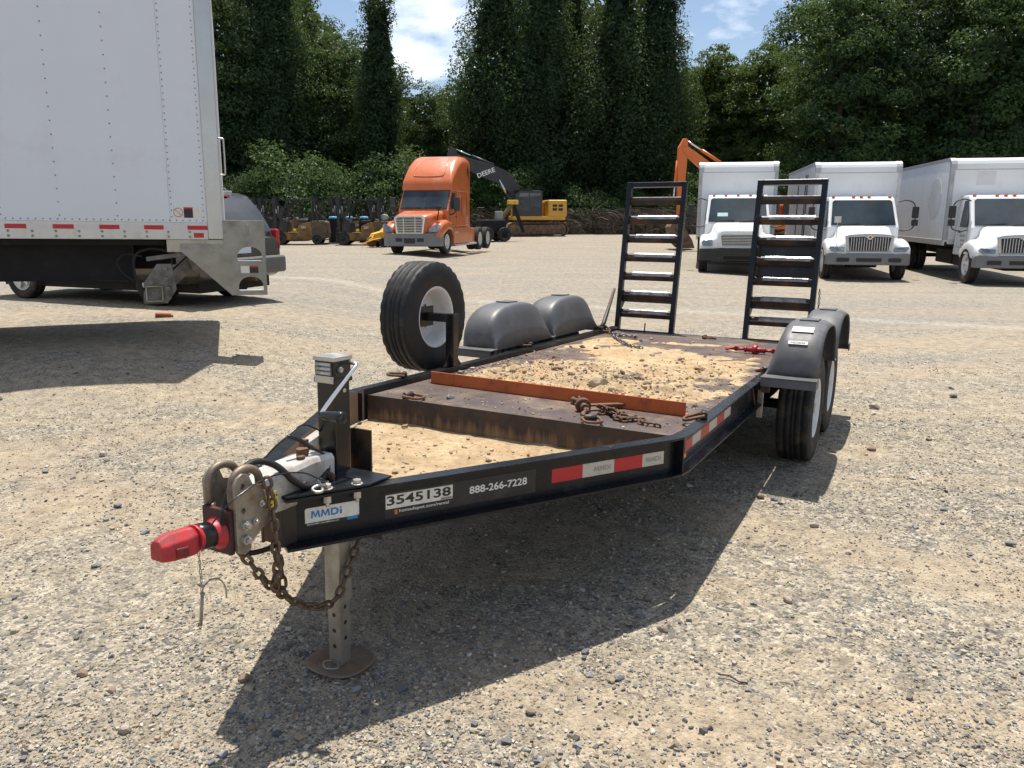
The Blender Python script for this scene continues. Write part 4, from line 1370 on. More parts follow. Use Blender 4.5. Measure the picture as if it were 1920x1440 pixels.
def put_wheel(parent, ms, x, y, R, steer=0.):
    w = sub('wheel', parent, (x, y, R), (0, 0, (0 if y > 0 else pi) + steer))
    obj('tyre', ms[0], w); obj('rim', ms[1], w); obj('hand_hole', ms[2], w)
    return w
hub_white = M('white wheel disc', (.55, .55, .53), .4, 0, .08, 6, 0, 50, ((.30, .25, .19), .25, 6.))
W_TRUCK = wheel_meshes(.50, .27, .29, hub_white)
W_TRUCK_ALU = wheel_meshes(.50, .27, .29, alu)
W_DEEP = wheel_meshes(.50, .27, .29, hub_white, deep=.17)

grille_bar = M('dark chrome grille', (.42, .44, .48), .2, .9, .1, 6)
def quad_plate(pts, th=.012):
    """thin plate on a (nearly) planar polygon of 3-D points, thickness along its normal"""
    P = [Vector(p) for p in pts]
    n_ = (P[1] - P[0]).cross(P[2] - P[1]).normalized()
    k = len(P)
    return MB().add([p - n_ * th / 2 for p in P] + [p + n_ * th / 2 for p in P], [tuple(range(k))[::-1], tuple(range(k, 2 * k))] + [(i, (i + 1) % k, k + (i + 1) % k, k + i) for i in range(k)])

# ------------------------------------------------------------------ white box trucks
def truck_cab(root, style):
    front = style != 'plain'
    intl = style == 'intl'
    secs = []
    for x, wt, wb, zt, zs in ((-.09, .56, .86, 1.30, 1.00), (-.20, .62, .90, 1.38, 1.08), (-.65, .68, .94, 1.48, 1.18), (-1.25, .78, .98, 1.57, 1.22)):
        secs.append([(x, q_ * s_, z_) for s_, seq in ((1, ((wb, .80), (wb, zs - .08), (wb - .10, zs), (wt + .04, zs + .06), (wt, zt - .12), (wt - .06, zt - .03), (wt - .16, zt))), (-1, ((wt - .16, zt), (wt - .06, zt - .03), (wt, zt - .12), (wt + .04, zs + .06), (wb - .10, zs), (wb, zs - .08), (wb, .80)))) for q_, z_ in seq])
    MB().loft(secs).build('hood', white_truck, root)
    for s in (1, -1):
        prof = [(-.10, .86, .72), (-.20, 1.02, .68), (-.45, 1.14, .70), (-.85, 1.20, .80), (-1.20, 1.12, .78), (-1.45, .98, .70), (-1.52, .80, .66)]
        secs = []
        for i, (x, zt, zb) in enumerate(prof):
            hw = .23 if 0 < i < 6 else .19
            secs.append([(x, s * .90 + p[1], p[2]) for p in rrect(hw, zb, zt, min(.12, (zt - zb) * .45), 3, 0, .03)])
        MB().loft(secs).build('front_fender', white_truck, root)
        if intl:
            q = quad_plate([(-.085, s * .66, .85), (-.075, s * .96, .85), (-.10, s * 1.08, .93), (-.11, s * 1.04, .99), (-.10, s * .66, .96)], .06)
        else:
            q = quad_plate([(-.08, s * .74, .86), (-.07, s * 1.03, .86), (-.08, s * 1.08, .97), (-.10, s * 1.02, 1.04), (-.10, s * .74, 1.04)], .06)
        q.build('headlight', lamp_glass, root, .012)
    body = [(-1.16, .72), (-1.16, 1.52), (-1.70, 2.33), (-1.90, 2.42), (-2.52, 2.42), (-2.52, .72)]
    b = MB()
    n_ = len(body)
    vs = []
    for s in (1, -1):
        for x, z in body:
            vs.append((x, s * (1.0 - max(0, z - 1.5) * .09), z))
    b.add(vs, [tuple(range(n_)), tuple(range(n_, 2 * n_))[::-1]] + [(i, n_ + i, n_ + (i + 1) % n_, (i + 1) % n_) for i in range(n_)])
    b.build('cab', white_truck, root, .055, 3)
    def ws(t_, y):
        return (-1.16 - .54 * t_ + .012, y, 1.52 + .81 * t_ + .012)
    q = quad_plate([ws(.06, -.90), ws(.06, .90), ws(.90, .84), ws(.96, .78), ws(.96, -.78), ws(.90, -.84)], .02)
    q.build('windshield', glass, root, .004)
    MB().beam((-1.155, -.75, 1.585), (-1.19, -.10, 1.63), .02, .02).build('wiper', black_plastic, root)
    MB().beam((-1.155, .05, 1.585), (-1.19, .70, 1.63), .02, .02).build('wiper', black_plastic, root)
    for s in (1, -1):
        q = quad_plate([(-1.50, s * .995, 1.52), (-2.10, s * .995, 1.52), (-2.10, s * .93, 2.26), (-1.80, s * .93, 2.28), (-1.50, s * .985, 1.72)], .03)
        q.build('side_window', glass, root, .004)
        q = MB()
        for x0, x1, z0, z1 in ((-1.40, -1.41, .95, 1.9), (-2.20, -2.21, .95, 2.32), (-1.40, -2.21, .945, .955)):
            q.bx(x0, x1, s * 1.0, s * 1.003, z0, z1)
        q.build('door_seam', black_plastic, root)
        MB().bx(-2.02, -2.16, s * 1.0, s * 1.02, 1.36, 1.40).build('door_handle', black_plastic, root)
        arm = smooth_path([(-1.45, s * .98, 2.25), (-1.42, s * 1.18, 2.30), (-1.40, s * 1.42, 2.16), (-1.40, s * 1.44, 1.55), (-1.42, s * 1.2, 1.42), (-1.45, s * 1.0, 1.45)], 4)
        m_ = sub('mirror', root)
        MB().tube(arm, .018, 6).build('mirror_arm', black_plastic, m_)
        MB().bx(-1.34, -1.44, s * 1.36, s * 1.54, 1.78, 2.12).build('mirror_head', black_plastic, m_, .03)
        MB().bx(-1.34, -1.42, s * 1.36, s * 1.54, 1.56, 1.74).build('mirror_head', black_plastic, m_, .03)
        MB().bx(-1.55, -2.35, s * .78, s * 1.02, .42, .70).build('step_tank', dark_under, root, .04)
    for y in ((-.80, -.22, 0, .22, .80) if intl else (-.75, -.38, 0, .38, .75)):
        MB().bx(-1.78, -1.86, y - .05, y + .05, 2.40, 2.445).build('marker_light', amber if intl else M('pink marker', (.65, .30, .24), .3), root, .012)
    # bumper
    bm_ = grey_plastic if intl else black_plastic
    outline = [(-.10, -1.12), (-.02, -.98), (.03, -.55), (.03, .55), (-.02, .98), (-.10, 1.12), (-.35, 1.14), (-.35, -1.14)]
    if intl:
        MB().prism(outline, .47, .80, 'xy').build('bumper', bm_, root, .04, 2)
        for y0, y1 in ((-.34, .34), (-.86, -.52), (.52, .86)):
            MB().bx(.0, .036, y0, y1, .56, .67).build('bumper_vent', black_plastic, root, .01)
    else:
        MB().prism(outline, .42, .78, 'xy').build('bumper', bm_, root, .02, 2)
        MB().bx(.0, .038, -.40, .40, .46, .56).build('bumper_vent', dark_under, root, .01)
        MB().bx(.01, .036, -.55, .55, .60, .74).build('bumper_panel', black_plastic, root, .01)
    # grille
    g_ = sub('grille', root)
    if intl:
        MB().prism([(-.60, .84), (.60, .84), (.66, 1.28), (.5, 1.33), (0, 1.36), (-.5, 1.33), (-.66, 1.28)], -.13, -.075, 'yz').build('surround', grille_bar, g_, .02)
        MB().prism([(-.52, .87), (.52, .87), (.57, 1.25), (.14, 1.27), (0, 1.17), (-.14, 1.27), (-.57, 1.25)], -.12, -.071, 'yz').build('mesh', ink_black, g_)
        for k in range(15):
            y = -.49 + k * .07
            top = 1.245 if abs(y) > .14 else 1.155 + abs(y) * .6
            MB().bx(-.075, -.060, y - .010, y + .010, .88, top).build('bar', grille_bar, g_)
        MB().cyl((-.075, 0, 1.255), (-.05, 0, 1.255), .062, n=20).build('emblem_ring', chrome, g_)
        MB().add([(-.045, 0, 1.205), (-.045, .05, 1.255), (-.045, 0, 1.305), (-.045, -.05, 1.255), (-.05, 0, 1.205), (-.05, .05, 1.255), (-.05, 0, 1.305), (-.05, -.05, 1.255)], [(0, 1, 2, 3), (7, 6, 5, 4), (0, 4, 5, 1), (1, 5, 6, 2), (2, 6, 7, 3), (3, 7, 4, 0)]).build('emblem', M('orange black emblem', (.45, .10, .05), .4, 0, .5, 30), g_)
    else:
        MB().prism([(-.50, .82), (.50, .82), (.56, 1.18), (.48, 1.24), (-.48, 1.24), (-.56, 1.18)], -.13, -.08, 'yz').build('surround', white_truck, g_, .02)
        MB().prism([(-.45, .86), (.45, .86), (.50, 1.17), (.44, 1.20), (-.44, 1.20), (-.50, 1.17)], -.12, -.076, 'yz').build('mesh', ink_black, g_)
        for k in range(7):
            z = .885 + k * .047
            MB().bx(-.082, -.062, -.45 - .006 * k, .45 + .006 * k, z - .010, z + .010).build('bar', alu, g_)
        MB().cyl((-.16, 0, 1.285), (-.12, 0, 1.275), .055, n=16).build('emblem', alu, g_)
    return root

def cargo_box(root, x0, L, kind):
    zb, zt, hw = 1.03, 3.50, 1.25
    x1 = x0 - L
    secs = [rrect(hw - .012, zb + .06, zt - .17, .02, 2, x0), rrect(hw - .004, zb + .04, zt - .08, .03, 2, x0 - .05), rrect(hw, zb + .04, zt - .02, .03, 2, x0 - .14), rrect(hw, zb + .04, zt, .03, 2, x0 - .26), rrect(hw, zb + .04, zt, .03, 2, x1)]
    box = MB().loft(secs, smooth=False).build('cargo_box', white_box, root, .012, 2, 30)
    for s in (1, -1):
        MB().bx(x0 - .27, x1, s * (hw - .02), s * (hw + .012), zt - .085, zt + .012).build('roof_rail', alu_trim, root, .008)
        MB().bx(x0 - .03, x1, s * (hw - .05), s * (hw + .014), zb - .06, zb + .10).build('floor_rail', alu, root, .006)
        MB().bx(x0 + .012, x0 - .13, s * (hw - .11), s * (hw + .013), zb + .10, zt - .33).build('corner_post', alu_trim if kind != 2 else alu, root, .02)
        secs = []
        for x, z in ((x0 + .014, zt - .33), (x0 + .012, zt - .165), (x0 - .045, zt - .07), (x0 - .13, zt - .012), (x0 - .27, zt + .014)):
            secs.append([(x, s * (hw - .15), z), (x, s * (hw + .014), z), (x - .12, s * (hw + .014), z - .10), (x - .12, s * (hw - .15), z - .10)])
        MB().loft(secs, smooth=False).build('corner_cap', alu_trim, root, .006)
    MB().bx(x1 + .02, x1 - .03, -hw - .015, hw + .015, zb - .05, zt + .016).build('rear_frame', alu, root, .01)
    MB().bx(x0 + .004, x0 - .10, -hw + .11, hw - .11, zb - .02, zb + .12).build('front_sill', alu, root)
    MB().bx(x0 + .006, x0 - .02, -hw + .14, hw - .14, zt - .345, zt - .325).build('front_seam', alu_trim, root)
    s = -1                                   # the side turned to the yard
    if kind == 1:
        for k in range(9):
            x = x0 - .3 - k * .75
            MB().bx(x, x - .05, s * hw, s * (hw + .012), zb + .1, zt - .09).build('side_post', alu, root)
    elif kind == 2:
        rib = M('ribbed grey white side panel', (.58, .59, .60), .45, .2, .08, 2, .03, 40, ((.38, .36, .33), .25, 2.5))
        for k in range(24):
            x = x0 - .16 - k * .28
            if x - .26 < x1: break
            MB().bx(x, x - .262, s * hw, s * (hw + .010), zb + .1, zt - .09).build('side_panel', rib, root, .003, 1)
        for x in (x0 - 1.6, x0 - 2.0, x0 - 3.9):
            MB().bx(x, x - .05, s * (hw + .01), s * (hw + .03), zb + .12, zt - .3).build('lock_bar', dark_under, root)
    else:
        for k in range(6):
            q = MB()
            x = x0 - .35 - k * 1.2
            for j in range(17):
                z = zb + .2 + j * .125
                q.cyl((x, s * hw, z), (x, s * (hw + .008), z), .012, n=6)
            tag(q.build('rivet_row', alu_trim, root), None, None, None, 'stuff')
        gh = M('grey ghost of a removed decal', (.60, .605, .60), .5, 0, .05, 2, 0, 50, ((.45, .44, .41), .2, 3.))
        poly = [(-1.05, 2.62), (-1.15, 2.82), (-1.35, 2.97), (-1.75, 3.0), (-2.1, 2.95), (-2.25, 2.80), (-2.30, 2.50), (-2.45, 2.48), (-2.45, 2.20), (-2.30, 2.15), (-2.1, 1.92), (-1.7, 1.85), (-1.3, 1.92), (-1.05, 2.15), (-.95, 2.30), (-.95, 2.55)]
        MB().prism([(x0 + .2 + x * .9, z * 1.04 - .15) for x, z in poly], s * hw, s * (hw + .003), 'xz').build('decal_ghost', gh, root)
        MB().bx(x0 + .003, x0 - .01, -.55, -.05, 2.72, 3.12).build('decal_ghost', gh, root)
    return box

def box_truck(label, X, Y, rot, style, kind, wheels, L=7.3):
    z = gz(X, Y)
    root = thing('box_truck', label, 'box truck', (X, Y, z), rot, 'white box trucks parked in a row')
    truck_cab(root, style)
    cargo_box(root, -2.62, L, kind)
    for s in (1, -1):
        MB().bx(-.4, -2.62 - L, s * .35, s * .45, .62, .90).build('chassis_rail', dark_under, root)
        put_wheel(root, wheels, -.92, s * 1.0, .50)
        put_wheel(root, W_DEEP, -6.9, s * 1.08, .50)
        put_wheel(root, W_DEEP, -6.9, s * .77, .50)
        MB().bx(-7.55, -7.56, s * .65, s * 1.22, .25, .98).build('mud_flap', rubber_clean, root)
    MB().bx(-.35, -2.0, -.32, .32, .38, .80).build('engine', dark_under, root, .05)
    for x in (-.92, -6.9):
        MB().cyl((x, -.85, .50), (x, .85, .50), .07, n=10).build('axle', dark_under, root)
    MB().bx(-2.6, -4.2, -.98, -.55, .42, .86).build('tool_box', dark_under, root, .04)
    MB().bx(-2.6, -2.62 - L + .1, -.9, .9, .91, .985).build('subframe', dark_under, root)
    return root
ROT = atan2(-.976, -.216)
t1 = box_truck('white box truck with black bumper and horizontal chrome grille bars', 6.85, 23.7, atan2(-.972, -.235), 'fl', 1, W_TRUCK)
t2 = box_truck('white box truck with grey bumper and ribbed grey side panels', 10.22, 22.3, atan2(-.974, -.225), 'intl', 2, W_TRUCK)
t3 = box_truck('white box truck with grey ghost of a decal on its side', 13.55, 20.6, atan2(-.974, -.225), 'intl', 3, W_TRUCK_ALU)
# windscreen sheets, pole mirror, lettering on the door
MB().add([(-1.21, -.62, 1.62), (-1.21, -.30, 1.62), (-1.36, -.30, 1.86), (-1.36, -.62, 1.86), (-1.20, -.62, 1.62), (-1.20, -.30, 1.62), (-1.35, -.30, 1.86), (-1.35, -.62, 1.86)], [(3, 2, 1, 0), (4, 5, 6, 7), (0, 1, 5, 4), (2, 3, 7, 6), (1, 2, 6, 5), (3, 0, 4, 7)]).build('windshield_sheet', M('pale green paper', (.45, .66, .62), .7), t1)
q = MB().tube([(-.35, -.86, 1.10), (-.25, -.88, 1.25), (-.22, -.88, 1.72)], .012, 6); q.bx(-.25, -.20, -.97, -.79, 1.66, 1.84)
q.build('pole_mirror', alu, t2)
for i in range(3):
    MB().bx(-1.58, -2.02 + .06 * i, -1.0045, -1.003, 1.25 - i * .13, 1.31 - i * .13).build('door_print', ink_grey, t3)

# ------------------------------------------------------------------ big white truck beside the trailer
LT = thing('delivery_truck', 'large white box truck with stainless rear post and folded steel liftgate', 'box truck', (-3.19, 8.60, .30), atan2(-.34, -.94))
LT.rotation_euler[1] = -.016
BL, BZ0, BZ1, BW = 7.4, 1.345, 3.92, 2.5
sheet = M('white riveted sheet', (.66, .69, .73), .42, 0, .025, 1.2, .02, 14, ((.52, .52, .52), .12, 1.3))
xs_ = [.156, .522, 2.10, 3.68, 5.26, BL]
for i in range(5):
    MB().bx(xs_[i] + (.0 if i == 0 else .0015), xs_[i + 1] - .0015, -.006, 0 if i % 2 else .002, BZ0, BZ1 - .08).build('side_sheet', sheet, LT)
MB().bx(.02, BL, -BW + .01, -.0065, BZ0 - .16, BZ1 - .02).build('cargo_box', white_box, LT)
MB().bx(0, BL, -.05, .014, BZ1 - .08, BZ1).build('roof_rail', alu_trim, LT, .01)
MB().bx(.0, .154, -.16, .016, BZ0 - .175, BZ1 - .082).build('corner_post', steel_post, LT, .008)
MB().bx(.0, .154, -BW - .016, -BW + .16, BZ0 - .175, BZ1 - .082).build('corner_post', steel_post, LT, .008)
MB().bx(-.02, .018, -BW + .16, -.16, BZ0, BZ1 - .1).build('rear_door', white_box, LT)
MB().bx(.156, BL, -.04, .012, BZ0 - .18, BZ0 - .001).build('floor_rail', M('dusty aluminium rail', (.60, .585, .55), .45, .35, .06, 4, .03, 60, ((.42, .35, .27), .2, 5.)), LT, .004)
def rivets(pts, y):
    q = MB()
    for x, z in pts:
        q.cyl((x, y, z), (x, y + .004, z), .0075, .004, n=7)
    tag(q.build('rivet_row', M('rivet', (.22, .22, .23), .4, .6), LT), None, None, None, 'stuff')
for x, st in ((.19, .066), (.505, .066), (1.03, .132), (1.565, .132), (2.085, .066), (2.62, .132), (3.15, .132), (3.66, .066)):
    rivets([(x, BZ0 + .06 + k * st) for k in range(int(2.4 / st))], .002)
rivets([(.20 + k * .066, BZ0 + .022) for k in range(60)], .002)
for k in range(18):
    x = .17 + k * .425
    q = MB().bx(x - .012 if k == 0 else x, x + .19, .0122, .0134, 1.268, 1.313); q.build('reflective_tape', vinyl_red, LT)
    MB().bx(x + .191, x + .424, .0122, .0134, 1.268, 1.313).build('reflective_tape', M('silver truck tape', (.60, .56, .58), .4, .1, .05, 8), LT)
MB().bx(.20, .30, .0122, .0136, 1.185, 1.235).build('reflective_tape', vinyl_red, LT)
for k in range(34):
    x = .34 + k * .212
    for z in (1.195, 1.245):
        MB().lathe([(0, .013), (.008, .012), (.013, .007), (.014, 0)], 8, off=(x, .012, z)).build('rail_bolt', galv, LT)
# warning stickers
st = sub('warning_label', LT)
MB().bx(.19, .49, .0022, .0032, BZ0 + .045, BZ0 + .165).build('label_ground', vinyl_white, st)
MB().bx(.295, .385, .0033, .0040, BZ0 + .05, BZ0 + .160).build('label_text', vinyl_black, st)
MB().bx(.295, .385, .0041, .0046, BZ0 + .142, BZ0 + .160).build('label_band', vinyl_red, st)
ring = [(.44 + .045 * cos(2 * pi * k / 20), .004, BZ0 + .105 + .045 * sin(2 * pi * k / 20)) for k in range(20)]
MB().tube(ring, .004, 5, closed=True).build('ban_ring', M('faded red print', (.5, .2, .2), .5), st)
MB().beam((.472, .004, BZ0 + .137), (.408, .004, BZ0 + .073), .004, .006).build('ban_bar', M('faded red print', (.5, .2, .2), .5), st)
MB().tube(smooth_path([(-.0, -.06, 2.24), (-.05, -.06, 2.235), (-.058, -.06, 2.2), (-.058, -.06, 1.90), (-.05, -.06, 1.862), (0, -.06, 1.857)], 4), .010, 8).build('grab_handle', zinc, LT)
# liftgate
lg = sub('liftgate', LT)
def half(cx, z0, w, h):
    return [(cx - w / 2, z0), (cx + w / 2, z0)] + [(cx + w / 2 * cos(pi * k / 10), z0 + h * .35 + h * .65 * sin(pi * k / 10)) for k in range(11)]
lgm = M('galvanised liftgate plate', (.30, .29, .26), .36, .8, .12, 6, .05, 90, ((.20, .165, .115), .25, 5.))
me = plate_mesh('step_plate', [(.002, 1.105), (.002, 1.365), (-.425, 1.365), (-.425, .555), (-.055, .555), (.445, 1.045), (.445, 1.115)], [half(-.262, .925, .265, .165), half(-.262, .59, .265, .172)], .012, lgm, .001)
o = obj('step_plate', me, lg); o.matrix_local = Matrix.Translation((0, .012, 0)) @ Matrix.Rotation(pi / 2, 4, 'X')
q = MB().bx(-.425, .002, -.30, .015, 1.362, 1.374); q.bx(-.432, -.420, -.28, .018, .555, 1.362)
q.build('step_top', lgm, lg)
MB().bx(.58, -.0, -BW + .2, -.002, 1.03, 1.163).build('liftgate_beam', M('pale liftgate beam', (.46, .43, .36), .45, .6, .1, 6, .04, 80, ((.30, .24, .16), .25, 5.)), lg, .004)
MB().bx(-.395, -.135, -.25, .0, .575, .592).build('tread_step', alu, lg)
MB().bx(-.395, -.135, -.25, .0, .908, .926).build('tread_step', alu, lg)
MB().bx(-.265, -.245, .012, .032, 1.21, 1.335).build('latch', galv, lg, .004)
for x, z in ((-.03, 1.16), (-.36, 1.16), (.03, 1.085), (.38, 1.085), (-.05, 1.33)):
    MB().cyl((x, .018, z), (x, .026, z), .012, n=10).build('plate_bolt', galv, lg)
for x0, z0, mt in ((-.16, .80, vinyl_white), (-.255, .80, vinyl_black)):
    MB().bx(x0, x0 - .09, .0195, .0205, z0, z0 + .078).build('plate_label', mt, lg)
MB().bx(-.255, -.345, .0206, .0211, .862, .878).build('plate_label', vinyl_red, lg)
lif = M('grimy liftgate arm', (.19, .18, .165), .5, .5, .25, 7, .08, 60, ((.08, .065, .05), .4, 5.))
MB().beam((.30, -.25, .98), (.68, -.16, .62), .12, .13).build('lift_arm', lif, lg, .01)
MB().beam((.36, -.16, .88), (.12, -.16, .96), .05, .16).build('lift_arm', lif, lg, .01)
q = MB().prism([(.62, .47), (.86, .47), (.84, .70), (.70, .90), (.55, .90), (.52, .62)], -.12, -.07, 'xz'); q.build('arm_plate', lif, lg, .006)
for x, z in ((.62, .85), (.62, .74), (.60, .63), (.60, .54)):
    MB().cyl((x, -.08, z), (x, -.03, z), .028, n=12).build('pivot_pin', lif, lg, .004)
q = MB()
for a_ in ((.655, .825, .655, .665), (.655, .825, .495, .505), (.655, .665, .495, .665), (.815, .825, .495, .665)):
    q.bx(a_[0], a_[1], -1.9, -.03, a_[2], a_[3])
q.build('torsion_tube', galv, lg)
MB().bx(.665, .815, -.2, -.19, .505, .655).build('tube_cap', M('dusty tan cap', (.30, .265, .21), .7), lg)
MB().tube(smooth_path([(.55, -.1, 1.03), (.75, -.1, 1.06), (.90, -.1, 1.0), (.93, -.1, .85), (.90, -.08, .70), (.84, -.07, .62)], 5), .014, 7).build('hydraulic_hose', rubber_clean, lg)
MB().tube(smooth_path([(.84, -.09, .98), (1.02, -.1, 1.0), (1.09, -.1, .90), (1.02, -.1, .78), (.88, -.08, .68)], 5), .009, 7).build('hydraulic_hose', rubber_clean, lg)
MB().beam((.80, -.1, .95), (.45, -.1, 1.0), .05, .05).build('hydraulic_cylinder', lif, lg, .01)
MB().bx(.95, BL, -.40, -.28, .71, 1.164).build('side_skirt', dark_under, LT)
MB().bx(.60, BL, -.95, -.85, .80, 1.164).build('chassis_rail', dark_under, LT)
MB().bx(.60, BL, -1.75, -1.65, .80, 1.164).build('chassis_rail', dark_under, LT)
MB().bx(.60, BL, -BW + .1, -.1, 1.10, 1.166).build('floor_frame', dark_under, LT)
for y in (-.14, -.45, -2.05, -2.36):
    w = sub('wheel', LT, (3.62, y, .50), (0, 0, 0 if y > -1 else pi))
    for nm, m_ in zip(('tyre', 'rim', 'hand_hole'), W_DEEP): obj(nm, m_, w)
MB().cyl((3.62, -2.2, .50), (3.62, -.3, .50), .08, n=10).build('axle', dark_under, LT)
MB().bx(2.90, 2.912, -.62, .0, .20, .98).build('mud_flap', M('pale mud flap', (.45, .41, .41), .6), LT)
MB().prism([(BL + .05, .6), (BL + .05, 2.6), (BL + 1.2, 2.6), (BL + 1.75, 1.75), (BL + 2.8, 1.55), (BL + 2.95, .6)], -BW + .15, -.15, 'xz').build('cab', white_truck, LT, .06)
for y in (-.3, -2.2):
    w = sub('wheel', LT, (BL + 2.0, y, .50), (0, 0, 0 if y > -1 else pi))
    for nm, m_ in zip(('tyre', 'rim', 'hand_hole'), W_TRUCK): obj(nm, m_, w)

# ------------------------------------------------------------------ grey SUV behind it
suv_paint = M('dark olive grey metallic', (.060, .058, .052), .30, .45, .08, 3, 0, 50, ((.20, .17, .13), .12, 3.), .5, .5)
SU = thing('suv', 'dark olive grey sport utility vehicle with silver roof behind the delivery truck', 'suv', (-4.30, 12.50, .33), atan2(.382, -.924))
SU.location.z = gz(-5.9, 13.2)
# local: x forward, rear bumper at x=0, left side +y is turned to the camera
def car_sec(x, zb, zt, hw, tw):
    """body section: lower body then greenhouse"""
    zbelt = 1.08
    if zt <= zbelt + .02:
        return [(x, hw * .96, zb), (x, hw, zb + .18), (x, hw, zt - .12), (x, hw * .93, zt), (x, hw * .5, zt + .01), (x, -hw * .5, zt + .01), (x, -hw * .93, zt), (x, -hw, zt - .12), (x, -hw, zb + .18), (x, -hw * .96, zb)]
    return [(x, hw * .96, zb), (x, hw, zb + .25), (x, hw * .985, zbelt - .06), (x, hw * .94, zbelt), (x, tw, zt - .06), (x, -tw, zt - .06), (x, -hw * .94, zbelt), (x, -hw * .985, zbelt - .06), (x, -hw, zb + .25), (x, -hw * .96, zb)]
secs = [car_sec(.02, .50, 1.02, .90, .6), car_sec(.10, .42, 1.13, .93, .86), car_sec(.22, .38, 1.45, .95, .74), car_sec(.42, .36, 1.76, .95, .66), car_sec(.62, .36, 1.82, .95, .66), car_sec(2.4, .36, 1.85, .95, .66), car_sec(2.9, .36, 1.78, .95, .66), car_sec(3.55, .36, 1.18, .95, .80), car_sec(3.7, .36, 1.10, .95, .7), car_sec(4.7, .36, 1.02, .92, .6), car_sec(4.95, .45, .88, .80, .6)]
MB().loft(secs, smooth=True).build('body', suv_paint, SU, 0)
MB().bx(-.12, .12, -.90, .90, .46, .74).build('rear_bumper', M('olive bumper', (.10, .097, .088), .5, 0, .1, 4, .05, 80, ((.22, .19, .15), .2, 4.)), SU, .06, 3)
def hx(z):   # x of the hatch surface at height z
    return float(np.interp(z, [1.02, 1.13, 1.45, 1.70], [.02, .10, .22, .37]))
pts = [(hx(1.14) - .016, .80, 1.14), (hx(1.14) - .016, -.80, 1.14), (hx(1.45) - .016, -.70, 1.45), (hx(1.66) - .016, -.60, 1.66), (hx(1.66) - .016, .60, 1.66), (hx(1.45) - .016, .70, 1.45)]
q = MB().add(pts + [(x + .03, y, z) for x, y, z in pts], [(0, 1, 2, 5), (5, 2, 3, 4), (11, 8, 7, 6), (10, 9, 8, 11), (0, 6, 7, 1), (3, 9, 10, 4), (1, 7, 8, 2), (2, 8, 9, 3), (4, 10, 11, 5), (5, 11, 6, 0)])
q.build('rear_window', glass_mat('rear window glass', (.04, .042, .046), .08), SU)
for s in (1, -1):
    q = quad_plate([(.50, s * .925, 1.13), (1.35, s * .925, 1.13), (1.35, s * .70, 1.72), (.62, s * .70, 1.72)], .03); q.build('side_window', glass, SU)
    q = quad_plate([(1.42, s * .925, 1.13), (2.25, s * .925, 1.13), (2.25, s * .695, 1.74), (1.42, s * .695, 1.74)], .03); q.build('side_window', glass, SU)
    q = quad_plate([(2.32, s * .925, 1.13), (3.2, s * .925, 1.13), (2.85, s * .72, 1.68), (2.32, s * .70, 1.74)], .03); q.build('side_window', glass, SU)
    MB().box((.105, s * .885, 1.0), (.17, .10, .34)).build('tail_lamp', red_lens, SU, .03)
    MB().tube([(.75, s * .60, 1.76), (.85, s * .60, 1.83), (2.3, s * .60, 1.85), (2.5, s * .60, 1.77)], .02, 6).build('roof_rack', black_plastic, SU)
MB().bx(.36, .44, -.18, .18, 1.685, 1.715).build('brake_lamp', red_lens, SU, .008)
MB().bx(.66, 2.7, -.58, .58, 1.745, 1.795).build('roof_panel', M('light silver roof', (.42, .43, .44), .35, .5), SU, .015)  # roof panel in a lighter silver tone than the body
MB().bx(-.005, .03, -.17, .17, .80, .95).build('number_plate', M('pale number plate', (.55, .60, .66), .5, 0, .1, 40), SU, .004)
MB().bx(-.01, .04, -.32, .32, .97, 1.02).build('hatch_handle', suv_paint, SU, .01)
q = MB().beam((.0, 0, .40), (-.22, 0, .40), .06, .06); q.bx(-.2, -.24, -.03, .03, .42, .46); q.cyl((-.22, 0, .46), (-.22, 0, .52), .025, n=10)
q.build('tow_hitch', rusty, SU)
MB().bx(.2, 4.6, -.8, .8, .22, .40).build('underbody', dark_under, SU)
Wc = wheel_meshes(.37, .235, .22, alu, 32, .06)
for x in (1.05, 4.05):
    for s in (1, -1):
        w = put_wheel(SU, Wc, x, s * .80, .37)
        bpy.data.objects.remove([c for c in w.children if c.name.startswith('hand_hole')][0])
        q = MB()
        for k in range(5):
            a_ = 2 * pi * k / 5
            q.beam((.05 * cos(a_), .09, .05 * sin(a_)), (.20 * cos(a_), .098, .20 * sin(a_)), .05, .03, (0, 1, 0))
        q.build('spokes', alu, w)
        arch = [(x + .43 * cos(pi * k / 12), s * .952, .37 + .43 * sin(pi * k / 12)) for k in range(13)]
        MB().tube(arch, .02, 6).build('arch_trim', black_plastic, SU)

# ------------------------------------------------------------------ orange highway tractor
or_paint = M('faded orange truck paint', (.52, .125, .030), .34, 0, .06, 2, 0, 50, ((.50, .23, .13), .22, 1.6), .5, .35)
SX, SY = -3.98, 30.6
SM = thing('semi_tractor', 'faded orange sleeper tractor unit with chrome grille and raised roof', 'truck', (SX, SY, gz(SX, SY)), atan2(-.970, -.243))
